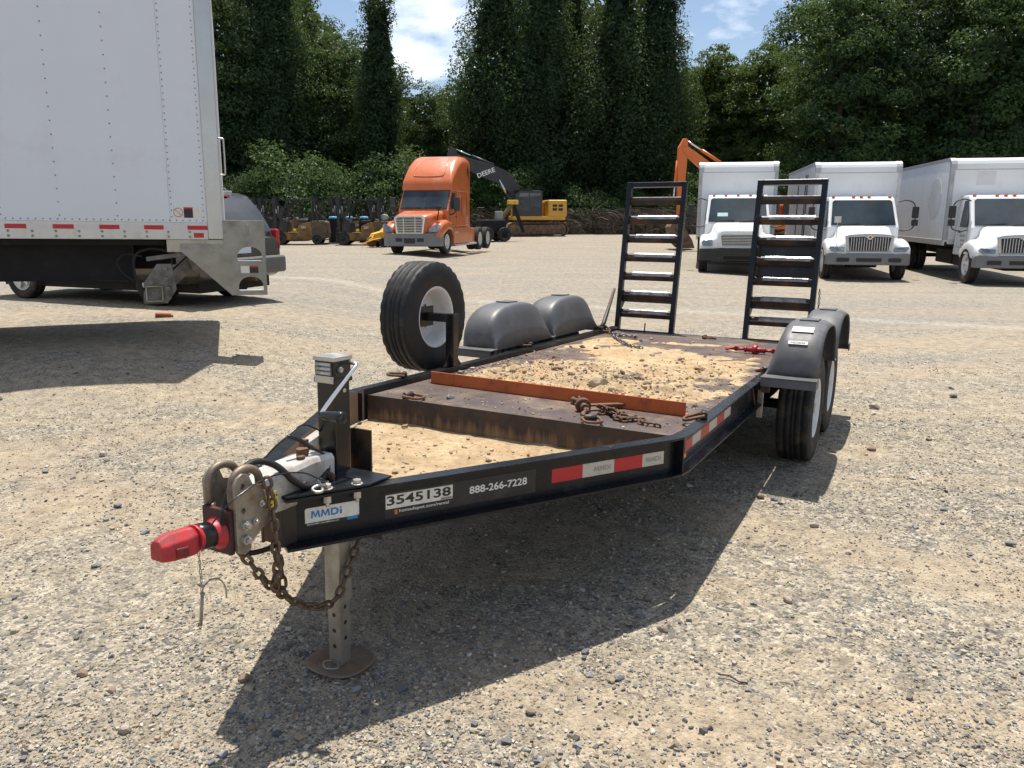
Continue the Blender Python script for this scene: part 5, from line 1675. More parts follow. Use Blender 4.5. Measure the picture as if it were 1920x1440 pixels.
# x: front bumper 0, back negative
hood = [rrect(.62, .82, 1.45, .12, 5, -.02), rrect(.70, .82, 1.52, .14, 5, -.10), rrect(.78, .82, 1.60, .16, 5, -.6), rrect(.90, .85, 1.72, .14, 5, -1.55)]
MB().loft(hood).build('hood', or_paint, SM)
for s in (1, -1):
    prof = [(-.08, .95, .70), (-.2, 1.12, .66), (-.6, 1.28, .80), (-1.15, 1.36, 1.0), (-1.6, 1.28, .95), (-1.85, 1.12, .70)]
    secs = []
    for i, (x, zt, zb) in enumerate(prof):
        hw = .24 if 0 < i < 5 else .20
        secs.append([(x, s * .97 + p[1], p[2]) for p in rrect(hw, zb, zt, min(.14, (zt - zb) * .45), 3, 0, .03)])
    MB().loft(secs).build('front_fender', or_paint, SM)
    q = quad_plate([(-.03, s * .74, .88), (-.05, s * 1.14, .89), (-.18, s * 1.21, 1.14), (-.16, s * 1.10, 1.22), (-.04, s * .80, 1.06)], .07)
    q.build('headlight', lamp_glass, SM, .015)
side = [(-1.50, 1.05), (-1.50, 1.72), (-2.02, 2.50), (-2.02, 2.62), (-4.35, 2.62), (-4.35, 1.05)]
n_ = len(side)
vs = [(x, s * (1.08 if z < 1.8 else 1.06), z) for s in (1, -1) for x, z in side]
MB().add(vs, [tuple(range(n_)), tuple(range(n_, 2 * n_))[::-1]] + [(i, n_ + i, n_ + (i + 1) % n_, (i + 1) % n_) for i in range(n_)]).build('cab', or_paint, SM, .06, 3)
roof = [rrect(1.06, 2.56, 2.76, .08, 5, -1.98, .02), rrect(1.07, 2.50, 2.98, .14, 5, -2.10, .02), rrect(1.08, 2.50, 3.32, .22, 5, -2.40, .02), rrect(1.09, 2.50, 3.66, .28, 5, -2.80, .02), rrect(1.10, 2.50, 3.87, .30, 5, -3.20, .02), rrect(1.10, 2.50, 3.97, .30, 5, -3.60, .02), rrect(1.10, 2.50, 3.97, .28, 5, -4.20, .02), rrect(1.10, 2.50, 3.90, .25, 5, -4.42, .02)]
MB().loft(roof).build('roof_fairing', or_paint, SM)
q = MB()
pts = []
for k in range(9):
    a_ = pi + pi * k / 8
    pts.append(a_)
def rf(y, t_):
    x = -2.10 - t_ * .95
    z = float(np.interp(-x, [2.10, 2.40, 2.80, 3.20], [2.98, 3.32, 3.66, 3.87]))
    return (x + .006, y, z + .004)
rim = [rf(-.62, .85), rf(-.66, .5), rf(-.66, .2), rf(-.55, .12), rf(0, .10), rf(.55, .12), rf(.66, .2), rf(.66, .5), rf(.62, .85)]
MB().tube(smooth_path(rim, 4), .022, 6).build('roof_bead', or_paint, SM)
def sw(t_, y):
    return (-1.50 - .52 * t_ + .014, y, 1.72 + .78 * t_ + .012)
for y0, y1 in ((-.98, -.015), (.015, .98)):
    quad_plate([sw(.10, y0), sw(.10, y1), sw(.98, y1 * .985), sw(.98, y0 * .985)], .02).build('windshield', glass, SM, .003)
quad_plate([sw(.06, -1.01), sw(.06, 1.01), sw(1.02, 1.0), sw(1.02, -1.0)], .008).build('windshield_seal', black_plastic, SM)
for y0 in (-.8, .05):
    MB().beam((-1.50, y0, 1.83), (-1.53, y0 + .7, 1.86), .02, .02).build('wiper', black_plastic, SM)
for y in (-.92, -.2, 0, .2, .92):
    MB().bx(-1.99, -2.03, y - .03, y + .03, 2.64, 2.74).build('marker_light', M('pale amber marker', (.75, .50, .25), .3), SM, .01)
for s in (1, -1):
    quad_plate([(-1.78, s * 1.085, 1.78), (-2.42, s * 1.085, 1.78), (-2.42, s * 1.07, 2.42), (-2.05, s * 1.07, 2.42), (-1.78, s * 1.08, 2.05)], .02).build('side_window', glass, SM)
    q = MB()
    for x0, x1, z0, z1 in ((-1.62, -1.632, 1.15, 2.1), (-2.55, -2.562, 1.15, 2.5), (-1.62, -2.56, 1.14, 1.152), (-3.3, -3.31, 1.5, 2.3), (-4.0, -4.01, 1.5, 2.3)):
        q.bx(x0, x1, s * 1.06, s * 1.084, z0, z1)
    q.build('door_seam', M('panel gap', (.12, .03, .01), .6), SM)
    MB().bx(-2.40, -2.55, s * 1.08, s * 1.10, 1.45, 1.50).build('door_handle', black_plastic, SM)
    MB().add([(-4.0, s * 1.103, 3.35), (-4.28, s * 1.103, 2.95), (-4.28, s * 1.103, 3.45), (-4.1, s * 1.103, 3.62)], [(0, 1, 2, 3)]).build('roof_vent', ink_black, SM)
    m_ = sub('mirror', SM)
    MB().tube([(-1.75, s * 1.05, 1.55), (-1.72, s * 1.25, 1.60), (-1.72, s * 1.36, 1.80)], .03, 6).build('mirror_arm', black_plastic, m_)
    MB().bx(-1.66, -1.78, s * 1.26, s * 1.50, 1.70, 2.25).build('mirror_head', M('dark mirror shell', (.03, .032, .036), .4), m_, .04)
    h_ = sub('hood_mirror', SM)
    MB().tube([(-.75, s * .86, 1.35), (-.72, s * .93, 1.60), (-.70, s * .95, 1.78)], .025, 6).build('mirror_stalk', black_plastic, h_)
    MB().bx(-.64, -.76, s * .84, s * 1.04, 1.74, 1.90).build('mirror_head', black_plastic, h_, .03)
    MB().bx(-1.95, -4.30, s * .95, s * 1.16, .36, 1.06).build('side_fairing', or_paint, SM, .04)
    MB().bx(-4.32, -5.0, s * .98, s * 1.12, .36, .98).build('side_fairing', or_paint, SM, .03)
    MB().bx(-1.95, -5.0, s * 1.0, s * 1.22, .28, .36).build('running_board', alu, SM, .02)
    MB().bx(-2.0, -2.5, s * 1.10, s * 1.175, .80, .88).build('cab_step', alu, SM)
    MB().bx(-1.0, -7.4, s * .36, s * .46, .72, .98).build('chassis_rail', dark_under, SM)
    put_wheel(SM, W_TRUCK_ALU, -1.15, s * 1.02, .50, 0)
    for x in (-5.55, -6.85):
        put_wheel(SM, W_DEEP, x, s * 1.10, .50); put_wheel(SM, W_DEEP, x, s * .78, .50)
    MB().bx(-4.4, -4.5, s * 1.0 - .06, s * 1.0 + .06, 1.0, 3.5).build('stack_guard', or_paint, SM, .03)
for x in (-1.15, -5.55, -6.85):
    MB().cyl((x, -.85, .50), (x, .85, .50), .08, n=10).build('axle', dark_under, SM)
MB().bx(-5.6, -6.9, -.45, .45, .98, 1.10).build('fifth_wheel', dark_under, SM, .03)
MB().bx(-.4, -2.2, -.5, .5, .36, .82).build('engine', dark_under, SM, .05)
MB().bx(-4.36, -4.46, -.9, .9, 1.05, 2.4).build('sleeper_back', or_paint, SM)
outline = [(-.16, -1.18), (.02, -.95), (.08, -.45), (.08, .45), (.02, .95), (-.16, 1.18), (-.6, 1.20), (-.6, -1.20)]
MB().prism(outline, .34, .84, 'xy').build('bumper', grey_plastic, SM, .05, 3)
for y0, y1 in ((-.58, -.30), (-.24, .24), (.30, .58)):
    MB().bx(.06, .084, y0, y1, .52, .66).build('bumper_vent', ink_black, SM, .01)
MB().bx(.02, .09, -.22, .22, .46, .54).build('plate_holder', black_plastic, SM, .01)
g_ = sub('grille', SM)
MB().prism([(-.56, .80), (.56, .80), (.64, 1.44), (.50, 1.53), (-.50, 1.53), (-.64, 1.44)], -.02, .045, 'yz').build('surround', chrome, g_, .025)
MB().prism([(-.49, .86), (.49, .86), (.555, 1.40), (.46, 1.455), (-.46, 1.455), (-.555, 1.40)], .0, .049, 'yz').build('mesh', ink_black, g_)
for k in range(9):
    z = .895 + k * .062
    MB().bx(.047, .066, -.49 - .008 * k, .49 + .008 * k, z - .011, z + .008).build('bar', chrome, g_)
for y in (-.24, .24):
    MB().bx(.05, .072, y - .012, y + .012, .86, 1.45).build('bar', chrome, g_)
MB().bx(.03, .06, -.12, .12, 1.465, 1.51).build('emblem', chrome, g_, .015)
MB().cyl((-1.6, -1.18, 1.2), (-1.6, -1.18, 2.35), .07, n=12).cyl((-1.6, -1.18, 2.35), (-1.6, -1.18, 2.40), .075, n=12)
for i in range(6):
    MB().bx(-3.78, -4.22 + .04 * (i % 3), 1.0825, 1.0845, 1.43 - i * .075, 1.465 - i * .075).build('door_print', M('faded print', (.62, .36, .26), .5), SM)

# ------------------------------------------------------------------ excavators
def excavator(name_label, X, Y, rot, swing, body, boom_m, pose, text=None, group='excavators at the edge of the trees'):
    E_ = thing('excavator', name_label, 'excavator', (X, Y, gz(X, Y)), rot, group)
    trk = M('muddy track steel', (.085, .062, .046), .8, .2, .3, 5, .2, 50, ((.26, .165, .09), .45, 4.))
    L_, H_ = 4.3, .92
    for s in (1, -1):
        ring = []
        r_ = H_ / 2
        h = L_ / 2 - r_
        N = 40
        per = 4 * h + 2 * pi * r_
        tr = sub('track', E_)
        for k in range(N):
            d_ = per * k / N
            if d_ < 2 * h: p, a_ = (-h + d_, H_ - r_ + r_), 0.
            elif d_ < 2 * h + pi * r_:
                th = (d_ - 2 * h) / r_; p, a_ = (h + r_ * sin(th), r_ + r_ * cos(th)), -th
            elif d_ < 4 * h + pi * r_: p, a_ = (h - (d_ - 2 * h - pi * r_), 0.), pi
            else:
                th = (d_ - 4 * h - pi * r_) / r_; p, a_ = (-h - r_ * sin(th), r_ - r_ * cos(th)), pi - th
            q = MB()
            R_ = Matrix.Rotation(-a_, 3, 'Y')
            q.box((p[0], s * 1.2, max(.03, min(p[1], H_ - .03))), (per / N * .93, .62, .05), R_)
            q.build('track_shoe', trk, tr)
        MB().prism([(-h - .18, .16), (h + .18, .16), (h + .3, r_), (h + .18, H_ - .14), (-h - .18, H_ - .14), (-h - .3, r_)], s * 1.2 - .2, s * 1.2 + .2, 'xz').build('track_frame', trk, tr, .03)
        for x in (-h, h):
            MB().cyl((x, s * 1.2 - .24, r_), (x, s * 1.2 + .24, r_), r_ - .09, n=18).build('sprocket', trk, tr)
    MB().bx(-.9, .9, -.95, .95, .42, .98).build('undercarriage', trk, E_, .08)
    U = sub('upper_structure', E_, (0, 0, 1.0), (0, 0, swing))
    MB().bx(-2.15, 1.45, -1.25, 1.25, .08, .34).build('deck_frame', body, U, .04)
    MB().bx(-2.25, -.95, -1.28, 1.28, .30, 1.42).build('engine_house', body, U, .12, 3)
    MB().bx(-.95, .25, -1.25, -.20, .30, 1.30).build('engine_hood', body, U, .06)
    MB().bx(.25, 1.3, -1.22, -.45, .30, 1.05).build('tool_locker', body, U, .05)
    for z in (.70, .95):
        for x0, x1 in ((-1.95, -1.65), (-1.55, -1.25)):
            MB().bx(x0, x1, 1.27, 1.29, z, z + .17).build('louvre', ink_black, U)
            MB().bx(x0, x1, -1.27, -1.29, z, z + .17).build('louvre', ink_black, U)
    cab_ = sub('cab', E_, (0, 0, 1.0), (0, 0, swing))
    poly = [(-.55, .32), (-.55, 1.95), (-.4, 2.02), (1.0, 2.02), (1.2, 1.85), (1.38, 1.0), (1.38, .32)]
    MB().prism(poly, .28, 1.24, 'xz').build('cab_shell', M('charcoal cab', (.035, .036, .038), .45), cab_, .05)
    for y in (1.243, .277):
        q = MB().prism([(-.42, .95), (-.42, 1.85), (.30, 1.85), (.30, .95)], y - .012, y + .012, 'xz'); q.build('cab_window', glass, cab_)
        q = MB().prism([(.38, .70), (.38, 1.85), (.98, 1.85), (1.24, 1.0), (1.24, .70)], y - .012, y + .012, 'xz'); q.build('cab_window', glass, cab_)
    quad_plate([(1.385, .36, 1.02), (1.385, 1.16, 1.02), (1.22, 1.16, 1.83), (1.22, .36, 1.83)], .03).build('cab_window', glass, cab_)
    MB().bx(.15, 1.25, .25, 1.27, 2.03, 2.07).build('sun_visor', black_plastic, cab_, .01)
    q = MB().tube([(.3, -1.2, 1.05), (.3, -1.2, 1.75), (1.2, -1.2, 1.75), (1.2, -1.2, 1.05)], .025, 6); q.build('hand_rail', black_plastic, U)
    # boom, stick, bucket drawn in the arm's plane (x forward, z up from the deck)
    A_ = sub('arm', E_, (0, 0, 1.0), (0, 0, swing))
    bo, stc, bk, cyl = pose
    MB().prism(bo, -.24, .12, 'xz').build('boom', boom_m, A_, .03)
    MB().prism(stc, -.20, .08, 'xz').build('stick', boom_m, A_, .03)
    MB().prism(bk, -.60, .48, 'xz').build('bucket', trk, A_, .03)
    for (a, b_, off) in cyl:
        m_ = Vector(a).lerp(Vector(b_), .58)
        for y in ((off, -.12 - off) if off else (-.06,)):
            MB().cyl((a[0], y, a[1]), (m_[0], y, m_[1]), .085, n=10).build('cylinder', boom_m, A_)
            MB().cyl((m_[0], y, m_[1]), (b_[0], y, b_[1]), .045, n=8).build('cylinder_rod', chrome, A_)
    if text:
        o = obj('lettering', text_mesh(text[0], .30, ink_white, .02, text[3], .002), A_)
        o.matrix_local = Matrix.Translation((text[1][0], text[4], text[1][1])) @ Matrix.Rotation(0, 4, 'Z') @ Matrix((Vector((-1, 0, 0)), Vector((0, 0, 1)), Vector((0, 1, 0)))).transposed().to_4x4() @ Matrix.Rotation(text[2], 4, 'Z')
    return E_
yel = M('construction yellow', (.60, .32, .035), .42, 0, .1, 3, .03, 40, ((.24, .15, .07), .28, 3.))
char = M('charcoal boom paint', (.028, .029, .032), .45, 0, .15, 3, .03, 40, ((.12, .09, .06), .15, 4.))
boomA = [(.35, .55), (.75, .55), (1.35, 1.75), (2.1, 2.45), (3.2, 2.85), (5.55, 3.9), (5.62, 4.35), (5.35, 4.45), (2.9, 3.80), (1.75, 3.35), (.90, 2.45), (.45, 1.0)]
stickA = [(5.15, 4.75), (5.55, 4.85), (5.75, 4.40), (5.35, 1.55), (5.1, 1.5), (5.0, 3.9)]
buckA = [(5.05, 1.7), (5.45, 1.6), (5.75, .9), (5.45, .1), (4.85, -.35), (4.35, -.2), (4.7, .25), (4.95, .9)]
cylA = [((.95, .55), (2.25, 2.75), .16), ((2.6, 3.75), (5.15, 4.72), 0), ((5.55, 3.9), (5.45, 2.2), 0)]
excavator('yellow excavator with long charcoal boom behind the orange tractor', 1.35, 54.5, pi + .28, -.15, yel, char, (boomA, stickA, buckA, cylA), ('DEERE', (3.15, 3.22), .36, 1.25, .125), None)
oran = M('construction orange', (.66, .155, .025), .4, 0, .08, 3, .03, 40, ((.30, .13, .06), .2, 3.))
boomB = [(.35, .5), (.8, .5), (1.5, 1.5), (2.2, 2.35), (3.1, 3.05), (4.35, 4.1), (4.45, 4.40), (4.15, 4.45), (2.8, 3.55), (1.75, 2.9), (.95, 2.1), (.45, .95)]
stickB = [(4.12, 4.80), (4.34, 4.86), (4.62, 4.35), (4.62, 3.5), (4.50, .7), (4.28, .7), (4.12, 3.6)]
buckB = [(4.2, .85), (4.6, .75), (5.0, .2), (4.85, -.5), (4.4, -.93), (3.6, -.93), (3.75, -.5), (4.15, .1)]
cylB = [((.95, .55), (2.35, 2.6), .16), ((2.3, 3.6), (4.1, 4.7), 0), ((4.6, 3.7), (4.75, 1.4), 0)]
excavator('orange excavator with folded arm partly hidden by a white box truck', 12.4, 39.3, pi + .04, 0., oran, oran, (boomB, stickB, buckB, cylB), None, None).scale = (.93, .93, .91)

# ------------------------------------------------------------------ forklifts
def forklift_proto():
    F = thing('forklift', '', 'forklift')
    fy = M('dirty forklift yellow', (.27, .145, .022), .5, 0, .2, 3, .05, 40, ((.05, .036, .024), .52, 2.6))
    fb = M('forklift black', (.013, .013, .014), .5, 0, .2, 4, .05, 50, ((.09, .07, .05), .15, 4.))
    MB().bx(-1.05, 1.0, -.50, .50, .22, .62).build('chassis', fy, F, .05)
    MB().prism([(-1.35, .30), (-1.42, .55), (-1.38, 1.10), (-1.25, 1.18), (-.62, 1.18), (-.62, .30)], -.52, .52, 'xz').build('counterweight', M('grimy counterweight', (.060, .045, .028), .6, 0, .3, 3, .05, 40, ((.16, .10, .04), .3, 3.)), F, .06)
    MB().prism([(-.63, .6), (-.63, 1.12), (-.30, 1.08), (.05, .92), (.10, .6)], -.49, .49, 'xz').build('engine_cover', fy, F, .04)
    MB().prism([(.62, .55), (.55, 1.05), (.72, 1.28), (.90, 1.28), (1.02, .9), (1.02, .55)], -.48, .48, 'xz').build('dash', fb, F, .03)
    MB().bx(-.45, .10, -.26, .26, 1.10, 1.22).bx(-.52, -.40, -.26, .26, 1.20, 1.68).build('seat', fb, F, .05)
    MB().tube([(.30 + .15 * cos(2 * pi * k / 14) * .5, .16 * sin(2 * pi * k / 14), 1.36 + .15 * cos(2 * pi * k / 14) * .8) for k in range(14)], .018, 6, closed=True).build('steering_wheel', fb, F)
    MB().cyl((.60, 0, 1.2), (.31, 0, 1.36), .025, n=8).build('steering_column', fb, F)
    for s in (1, -1):
        g_ = sub('guard_post', F)
        MB().beam((.92, s * .46, 1.2), (.52, s * .44, 2.20), .10, .07).build('front_post', fb, g_)
        MB().beam((-.95, s * .46, 1.12), (-.80, s * .44, 2.20), .10, .07).build('rear_post', fb, g_)
        m_ = sub('mast_rail', F)
        MB().bx(1.12, 1.28, s * .34 - .05, s * .34 + .05, .06, 2.30).build('outer_channel', fb, m_)
        MB().bx(1.16, 1.24, s * .26 - .03, s * .26 + .03, .10, 2.36).build('inner_channel', fb, m_)
        f_ = MB().bx(1.34, 2.40, s * .25 - .06, s * .25 + .06, .05, .09); f_.bx(1.34, 1.39, s * .25 - .06, s * .25 + .06, .05, .65)
        f_.build('fork', fb, F)
    ov = MB().bx(-.84, .56, -.47, -.40, 2.18, 2.24); ov.bx(-.84, .56, .40, .47, 2.18, 2.24); ov.bx(-.84, -.76, -.40, .40, 2.18, 2.24); ov.bx(.48, .56, -.40, .40, 2.18, 2.24)
    for k in range(6):
        ov.bx(-.60 + k * .19, -.55 + k * .19, -.40, .40, 2.19, 2.23)
    ov.build('overhead_guard', fb, F)
    q = MB()
    for z in (.25, 1.2, 2.25):
        q.bx(1.14, 1.26, -.29, .29, z, z + .09)
    q.build('mast_crossbar', fb, F)
    MB().cyl((1.10, 0, .3), (1.10, 0, 1.9), .05, n=10).build('lift_cylinder', fb, F)
    q = MB().bx(1.29, 1.335, -.45, .45, .35, .45); q.bx(1.29, 1.335, -.45, .45, .75, .83)
    q.build('carriage', fb, F)
    wm = wheel_meshes(.33, .24, .18, fb, 24, .03); wr = wheel_meshes(.25, .2, .14, fb, 24, .03)
    for s in (1, -1):
        for m3, x, y, r_ in ((wm, .98, .45, .33), (wr, -.86, .44, .25)):
            w = sub('wheel', F, (x, s * y, r_), (0, 0, 0 if s > 0 else pi))
            obj('tyre', m3[0], w); obj('rim', m3[1], w)
    MB().cyl((-1.05, -.30, 1.36), (-1.05, .30, 1.36), .16, n=16).build('gas_bottle', M('grey gas bottle', (.33, .33, .32), .4, .5), F, .03)
    for s in (1, -1):
        lp = MB().cyl((.52, s * .36, 2.12), (.58, s * .36, 2.12), .06, n=12); lp.build('work_lamp', lamp_glass, F)
        MB().bx(.14, .30, s * .505, s * .51, .68, .80).build('sticker', yl, F)
        o = obj('lettering', text_mesh('CAT', .12, ink_white, .02, .24, .002), F)
        o.matrix_local = Matrix.Translation((-.22, s * .495, .86)) @ Matrix((Vector((-s, 0, 0)), Vector((0, 0, 1)), Vector((0, s, 0)))).transposed().to_4x4()
    MB().bx(1.11, 1.135, .29, .39, 1.55, 1.75).build('mast_label', vinyl_white, F)
    return F
FK = forklift_proto()
spots = [(-10.75, 40.0, pi + .06, 'dirty yellow forklift with grimy counterweight beside the parked suv'),
         (-7.45, 39.6, pi - .05, 'yellow forklift with grey gas bottle beside the small yellow grinder'),
         (-8.7, 43.6, pi + .02, 'forklift parked in the second rank between the two front forklifts'),
         (-12.7, 43.8, pi + .10, 'forklift in the second rank partly hidden by the parked suv'),
         (-6.1, 44.0, pi - .02, 'forklift in the second rank partly hidden by the orange tractor'),
         (-14.6, 40.6, pi + .08, 'forklift in the front rank almost hidden behind the parked suv'),
         (-10.6, 47.2, pi + .04, 'forklift in the rearmost rank against the bushes, nearest the drums'),
         (-7.2, 47.4, pi - .03, 'forklift in the rearmost rank against the bushes, behind the grey gas bottle'),
         (-14.2, 47.2, pi + .05, 'forklift in the rearmost rank against the bushes, above the suv tail')]
for i, (X, Y, r_, lab) in enumerate(spots):
    o = FK if i == 0 else copy_tree(FK)
    o.location = (X, Y, gz(X, Y)); o.rotation_euler = (0, 0, r_)
    if i != 1:
        for c_ in [c for c in o.children if c.name.startswith('gas_bottle')]:
            if i == 0: continue
            bpy.data.objects.remove(c_)
    o['label'] = lab; o['group'] = 'forklifts parked in a double row'
for c_ in [c for c in FK.children if c.name.startswith('gas_bottle')]:
    bpy.data.objects.remove(c_)
bt = M('light blue bottle', (.12, .42, .62), .4)
for x, y in ((-9.55, 42.0), (-8.75, 42.1), (-7.9, 42.0)):
    gzc = gz(x, y)
    o = thing('drum', 'tall dark drum with light blue lid standing among the forklifts', 'drum', (x, y, gzc), 0, 'blue topped drums among the forklifts')
    MB().cyl((0, 0, 0), (0, 0, 1.25), .28, n=18).build('barrel', dark_under, o, .02)
    MB().cyl((0, 0, 1.25), (0, 0, 1.36), .24, .20, n=18).build('lid', bt, o, .03)

# ------------------------------------------------------------------ small yellow stump grinder and a trencher
def grinder(label, X, Y, rot, ym, cat='grinder', name='stump_grinder'):
    G = thing(name, label, cat, (X, Y, gz(X, Y)), rot)
    dk = dark_under
    MB().prism([(-1.0, .35), (-1.0, 1.15), (-.35, 1.22), (.05, .85), (.15, .35)], -.42, .42, 'xz').build('engine_cover', ym, G, .05)
    MB().prism([(.0, .45), (-.05, .95), (.55, .80), (.75, .40)], -.30, .30, 'xz').build('cutter_guard', ym, G, .04)
    MB().cyl((.62, -.12, .32), (.62, .12, .32), .30, n=22).build('cutter_wheel', rusty, G, .01)
    bar = smooth_path([(.1, .45, .55), (.7, .48, .45), (1.15, .40, .30), (1.30, .15, .22), (1.05, -.25, .18), (.6, -.45, .30), (.15, -.45, .5)], 4)
    MB().tube(bar, .03, 6).build('guard_bar', ym, G)
    MB().beam((-.1, .2, .85), (.9, .3, .42), .10, .08).build('swing_arm', ym, G, .01)
    MB().beam((-.1, -.2, .85), (.8, -.25, .42), .06, .06).build('ram', chrome, G)
    MB().bx(-.9, -.4, -.3, .3, 1.18, 1.45).build('engine', dk, G, .05)
    MB().tube([(-.9, .3, 1.1), (-1.15, .3, 1.45), (-1.15, -.3, 1.45), (-.9, -.3, 1.1)], .025, 6).build('handle_bar', dk, G)
    wm = wheel_meshes(.30, .2, .15, dk, 20, .03)
    for s in (1, -1):
        for x in (-.75, .05):
            w = sub('wheel', G, (x, s * .50, .30), (0, 0, 0 if s > 0 else pi))
            obj('tyre', wm[0], w); obj('rim', wm[1], w)
    return G
gy = M('bright machine yellow', (.72, .40, .035), .42, 0, .1, 3, .03, 40, ((.3, .18, .06), .22, 4.))
grinder('small bright yellow stump grinder with bent guard bar beside the orange tractor', -6.25, 37.4, pi + .55, gy).scale = (.8, .8, .8)
gd = M('black and yellow machine paint', (.10, .075, .03), .5, 0, .5, 5, .05, 40, ((.5, .33, .05), .2, 4.))
TR = thing('trencher', 'black trencher with yellow boom standing behind the orange tractor', 'trencher', (-1.15, 46.5, gz(-1.15, 46.5)), .4)
MB().bx(-.9, .7, -.5, .5, .45, 1.25).build('body', dark_under, TR, .08)
MB().beam((.4, 0, 1.1), (1.3, 0, 2.25), .16, .22).build('boom', gd, TR, .02)
MB().beam((1.3, 0, 2.25), (2.0, .0, .5), .12, .20).build('digging_chain', dark_under, TR, .02)
MB().bx(1.0, 1.6, -.2, .2, 2.15, 2.40).build('head', gy, TR, .05)
MB().bx(.2, .6, -.2, .2, 1.25, 1.75).build('console', M('pale console', (.25, .25, .23), .5), TR, .05)
wm = wheel_meshes(.42, .3, .2, dark_under, 20, .03)
for s in (1, -1):
    for x in (-.6, .5):
        w = sub('wheel', TR, (x, s * .6, .42), (0, 0, 0 if s > 0 else pi))
        obj('tyre', wm[0], w); obj('rim', wm[1], w)

# ------------------------------------------------------------------ trees
def leaf_material(name, dark, light, trans=.35):
    t = NT(name)
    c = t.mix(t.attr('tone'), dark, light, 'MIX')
    t.set('Base Color', c)
    t.set('Roughness', .55)
    t.set('Specular IOR Level', .35)
    tr = t.n.new('ShaderNodeBsdfTranslucent')
    mx = t.n.new('ShaderNodeMixShader')
    mx.inputs[0].default_value = trans
    hs = t.mix(.5, c, t.mix(.5, c, (.30, .38, .04)))
    t.l.new(hs, tr.inputs['Color'])
    t.l.new(t.b.outputs[0], mx.inputs[1])
    t.l.new(tr.outputs[0], mx.inputs[2])
    t.l.new(mx.outputs[0], t.n['Material Output'].inputs['Surface'])
    return t.mat
leaf_dark = leaf_material('deep green leaves', (.012, .033, .016), (.044, .090, .032))
leaf_mid = leaf_material('mid green leaves', (.020, .050, .018), (.066, .128, .038))
leaf_lime = leaf_material('yellow green leaves', (.040, .075, .016), (.115, .170, .036))
bark = M('grey brown bark', (.085, .066, .050), .9, 0, .3, 5, .5, 20)

def leaves_mesh(name, cen, nrm, size, tone, mat):
    """one bent four-cornered leaf spray per point"""
    n_ = len(cen)
    nrm = nrm / np.linalg.norm(nrm, axis=1, keepdims=True)
    r_ = rng.normal(0, 1, (n_, 3))
    u = np.cross(nrm, r_); u /= np.linalg.norm(u, axis=1, keepdims=True)
    w = np.cross(nrm, u)
    s_ = size[:, None]
    asp = rng.uniform(.45, .75, (n_, 1))
    P = np.stack([cen - u * s_ * .55, cen - w * s_ * asp * .5 + nrm * s_ * .12, cen + u * s_ * .6 - nrm * s_ * .15, cen + w * s_ * asp * .5 + nrm * s_ * .12], 1)
    F = np.arange(n_ * 4).reshape(-1, 4)
    col = np.repeat(tone[:, None], 3, 1)
    return np_mesh(name, P.reshape(-1, 3), F, mat, False, np.repeat(col, 4, 0))

def crown_points(H, prof, nb, per, blob, flat=.7, hang=0., up=.5):
    """foliage built from many clumps: prof(t) gives crown radius at height fraction t"""
    cs, ns, ts, sz = [], [], [], []
    for _ in range(nb):
        while True:
            t_ = rng.uniform(.02, 1.)
            R = prof(t_)
            if rng.uniform(0, 1) < (R / MAXR) ** .7: break
        a_ = rng.uniform(0, 2 * pi)
        rr = R * rng.uniform(.22 if hang else .45, 1.0) ** .6
        c = np.array([rr * cos(a_), rr * sin(a_), t_ * H])
        br = blob * rng.uniform(.55, 1.25) * (.6 + .4 * min(1, R / MAXR))
        m = int(per * (br / blob) ** 2)
        d_ = rng.normal(0, 1, (m, 3)); d_ /= np.linalg.norm(d_, axis=1, keepdims=True)
        d_[:, 2] = np.where(d_[:, 2] < 0, d_[:, 2] * .6, d_[:, 2])
        q = rng.uniform(.35, 1.12, (m, 1)) ** .5
        p = c + d_ * q * br * np.array([1, 1, flat + hang])
        if hang:
            p[:, 2] -= hang * br * rng.uniform(0, 1, m) ** 2
        cs.append(p)
        out = np.array([cos(a_), sin(a_), .25])
        ns.append(d_ * .8 + out * .5 + np.array([0, 0, up]) + rng.normal(0, .45, (m, 3)))
        base = rng.uniform(.15, .85)
        ts.append(np.clip(base + rng.normal(0, .22, m), 0, 1))
    return np.concatenate(cs), np.concatenate(ns), np.concatenate(ts)

def trunk_mesh(H, r0, limbs, reach, seed):
    q = MB()
    R_ = random.Random(seed)
    pts = [(0, 0, -.3), (R_.uniform(-.15, .15), R_.uniform(-.15, .15), H * .3), (R_.uniform(-.4, .4), R_.uniform(-.4, .4), H * .65), (R_.uniform(-.6, .6), R_.uniform(-.6, .6), H * .93)]
    sp = smooth_path(pts, 5)
    q.tube(sp, [r0 * (1.2 - 1.1 * i / len(sp)) for i in range(len(sp))], 9)
    for k in range(limbs):
        i = int(len(sp) * R_.uniform(.3, .9))
        p = sp[min(i, len(sp) - 2)]
        a_ = R_.uniform(0, 2 * pi)
        l = reach * R_.uniform(.5, 1.)
        e_ = smooth_path([p, p + Vector((cos(a_) * l * .5, sin(a_) * l * .5, l * .25)), p + Vector((cos(a_) * l, sin(a_) * l, l * .65))], 4)
        q.tube(e_, [r0 * .34 * (1 - .85 * j / len(e_)) for j in range(len(e_))], 6)
    return q.mesh('trunk', bark)

